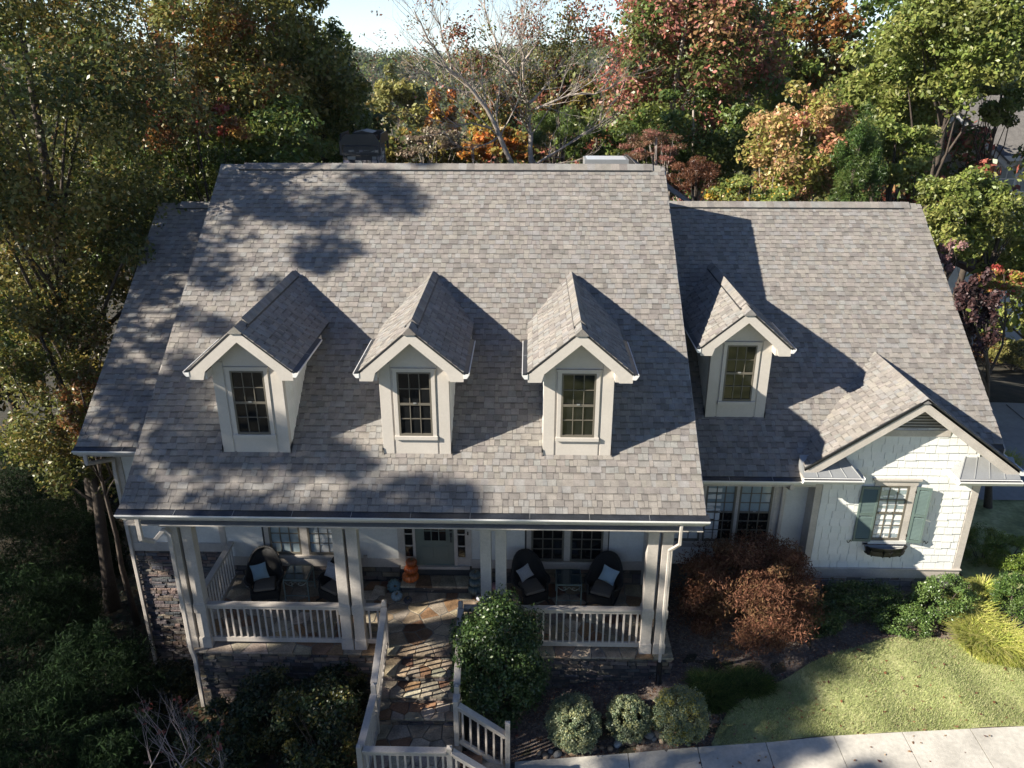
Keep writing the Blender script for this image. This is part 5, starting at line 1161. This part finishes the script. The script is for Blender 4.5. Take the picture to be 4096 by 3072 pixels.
for k in range(4):
    w0=a.x+1.0+k*1.15; f=BX('window',WHITE,nb,w0,w0+1.0,NY-.05,NY-.001,a.z-1.75,a.z-.45)
    for c in range(2):
        for r in range(2): BX('pane',BLIND,f,w0+.08+c*.44,w0+.48+c*.44-.04+.02,NY-.06,NY-.051,a.z-1.67+r*.6,a.z-1.13+r*.6)
dkp=at(2110,585,16.5); dz_=dkp.z
BROWN=mat('shaded_brown_deck_stain',(.045,.024,.017),.7,.2,5)  # brown stain, darkened so the colour carries the shade on the deck
dk=thing('deck','brown wooden deck with railing behind the lime oak boughs','deck',(dkp.x+2,17.5,H(dkp.x+2,17.5)),0)
BX('deck_floor',BROWN,dk,dkp.x,dkp.x+5,16.5,20,dz_-.2,dz_)
BX('top_rail',BROWN,dk,dkp.x,dkp.x+5,16.5,16.6,dz_+.95,dz_+1.02); BX('top_rail',BROWN,dk,dkp.x,dkp.x+.1,16.6,20,dz_+.95,dz_+1.02)
me=MB().box(-.02,.02,-.02,.02,0,.95).mesh('baluster',BROWN)
for k in range(34): link('baluster',me,dk,(dkp.x+.08+k*.145,16.55,dz_))
for xx in (dkp.x+.05,dkp.x+4.9): BX('post',BROWN,dk,xx-.07,xx+.07,16.48,16.62,H(xx,16.5)-.2,dz_+1.1)

# ------------------------------------------------------------------ street side trees facing the house (seen only mirrored in the panes)
for i,(x,y,h_) in enumerate(((-4.5,-14,8),(1.5,-20,6.5),(17,-15,7),(12,-26,8))):
    rng=np.random.default_rng(500+i); C,R_=crown_clumps((x,y,h_*.6-.5),(3.6,2.8,h_*.42),60,rng,.24,.4,-1); bz=H(x,y)
    t=thing('broadleaf_tree',['first','second','third','fourth'][i]+' street side tree counted from the shaded bank, opposite the porch','tree',(x,y,bz),0,'street side trees')
    V,F,Cc=leaf_quads(C,R_,90,.28,OAKL[:4],.5,rng=rng); link('crown',npmesh('crown',V,F,LEAF,Cc),t); m=MB(); limbs(m,(x,y,bz-.1),(x,y,h_),C,.22,rng,9); m.build('trunk',BARK,t,smooth=True)

# ------------------------------------------------------------------ thin autumn haze: one closed box of pale air round everything
hz=MB().box(-950,950,-320,1550,-40,40).mesh('haze',EARTH); hz.materials.clear(); hm=bpy.data.materials.new('haze'); hm.use_nodes=True; ht=hm.node_tree
ht.nodes.remove(ht.nodes['Principled BSDF']); pv=ht.nodes.new('ShaderNodeVolumePrincipled'); pv.inputs['Color'].default_value=(.86,.93,1,1); pv.inputs['Density'].default_value=.00009; pv.inputs['Anisotropy'].default_value=.2
ht.links.new(pv.outputs[0],ht.nodes['Material Output'].inputs['Volume']); hz.materials.append(hm); ho=link('haze',hz); ho['kind']='stuff'
sc.cycles.volume_bounces=0

for i,(y,nm) in enumerate(((-7,'first'),(-3.5,'second'),(0,'third'),(3.5,'fourth'),(7,'fifth'))):  # unseen cedars, added to keep sun and sky light off the bank
    rng=np.random.default_rng(600+i); bx=-12.5+rng.normal(0,.4); bz=H(bx,y)
    t=thing('shade_cedar',nm+' of the unseen cedars added to darken the bank, counted from the street','tree',(bx,y,bz),0,'unseen cedars added to shade the bank')
    C,R_=crown_clumps((bx,y,bz+4.2),(2.0,2.3,4.4),90,rng,.3,.3,-1); V,F,Cc=leaf_quads(C,R_,120,.2,EVG,.3,rng=rng); link('crown',npmesh('crown',V,F,LEAFM,Cc),t)
    m=MB(); limbs(m,(bx,y,bz-.1),(bx,y,bz+7.5),C,.18,rng,8); m.build('trunk',BARK,t,smooth=True)

shrub('dark shrub under the deck, nearest the garage roof',2085,610,50,60,15,[tuple(c*.8 for c in q) for q in G1],.11,50,90,'shrub',LEAF,.5,group='shrubs on the bank by the driveway',seed=70,shell=.5)
shrub('dark green thicket below the brown deck railing',2150,665,60,50,15,[tuple(c*.8 for c in q) for q in G1],.11,50,90,'shrub',LEAF,.5,group='shrubs on the bank by the driveway',seed=71,shell=.5)
shrub('dark green thicket at the frame edge below the deck',2215,650,55,60,15,[tuple(c*.8 for c in q) for q in G1],.11,50,90,'shrub',LEAF,.5,group='shrubs on the bank by the driveway',seed=72,shell=.5)
shrub('low brownish shrub on the bank above the driveway',2120,745,60,38,15,[tuple(c*.8 for c in q) for q in RUST],.11,50,90,'shrub',LEAF,.5,group='shrubs on the bank by the driveway',seed=73,shell=.5)
shrub('pale grassy shrub on the bank above the driveway',2195,770,60,34,15,[tuple(c*.8 for c in q) for q in YGRN],.11,50,90,'shrub',LEAF,.5,group='shrubs on the bank by the driveway',seed=74,shell=.5)
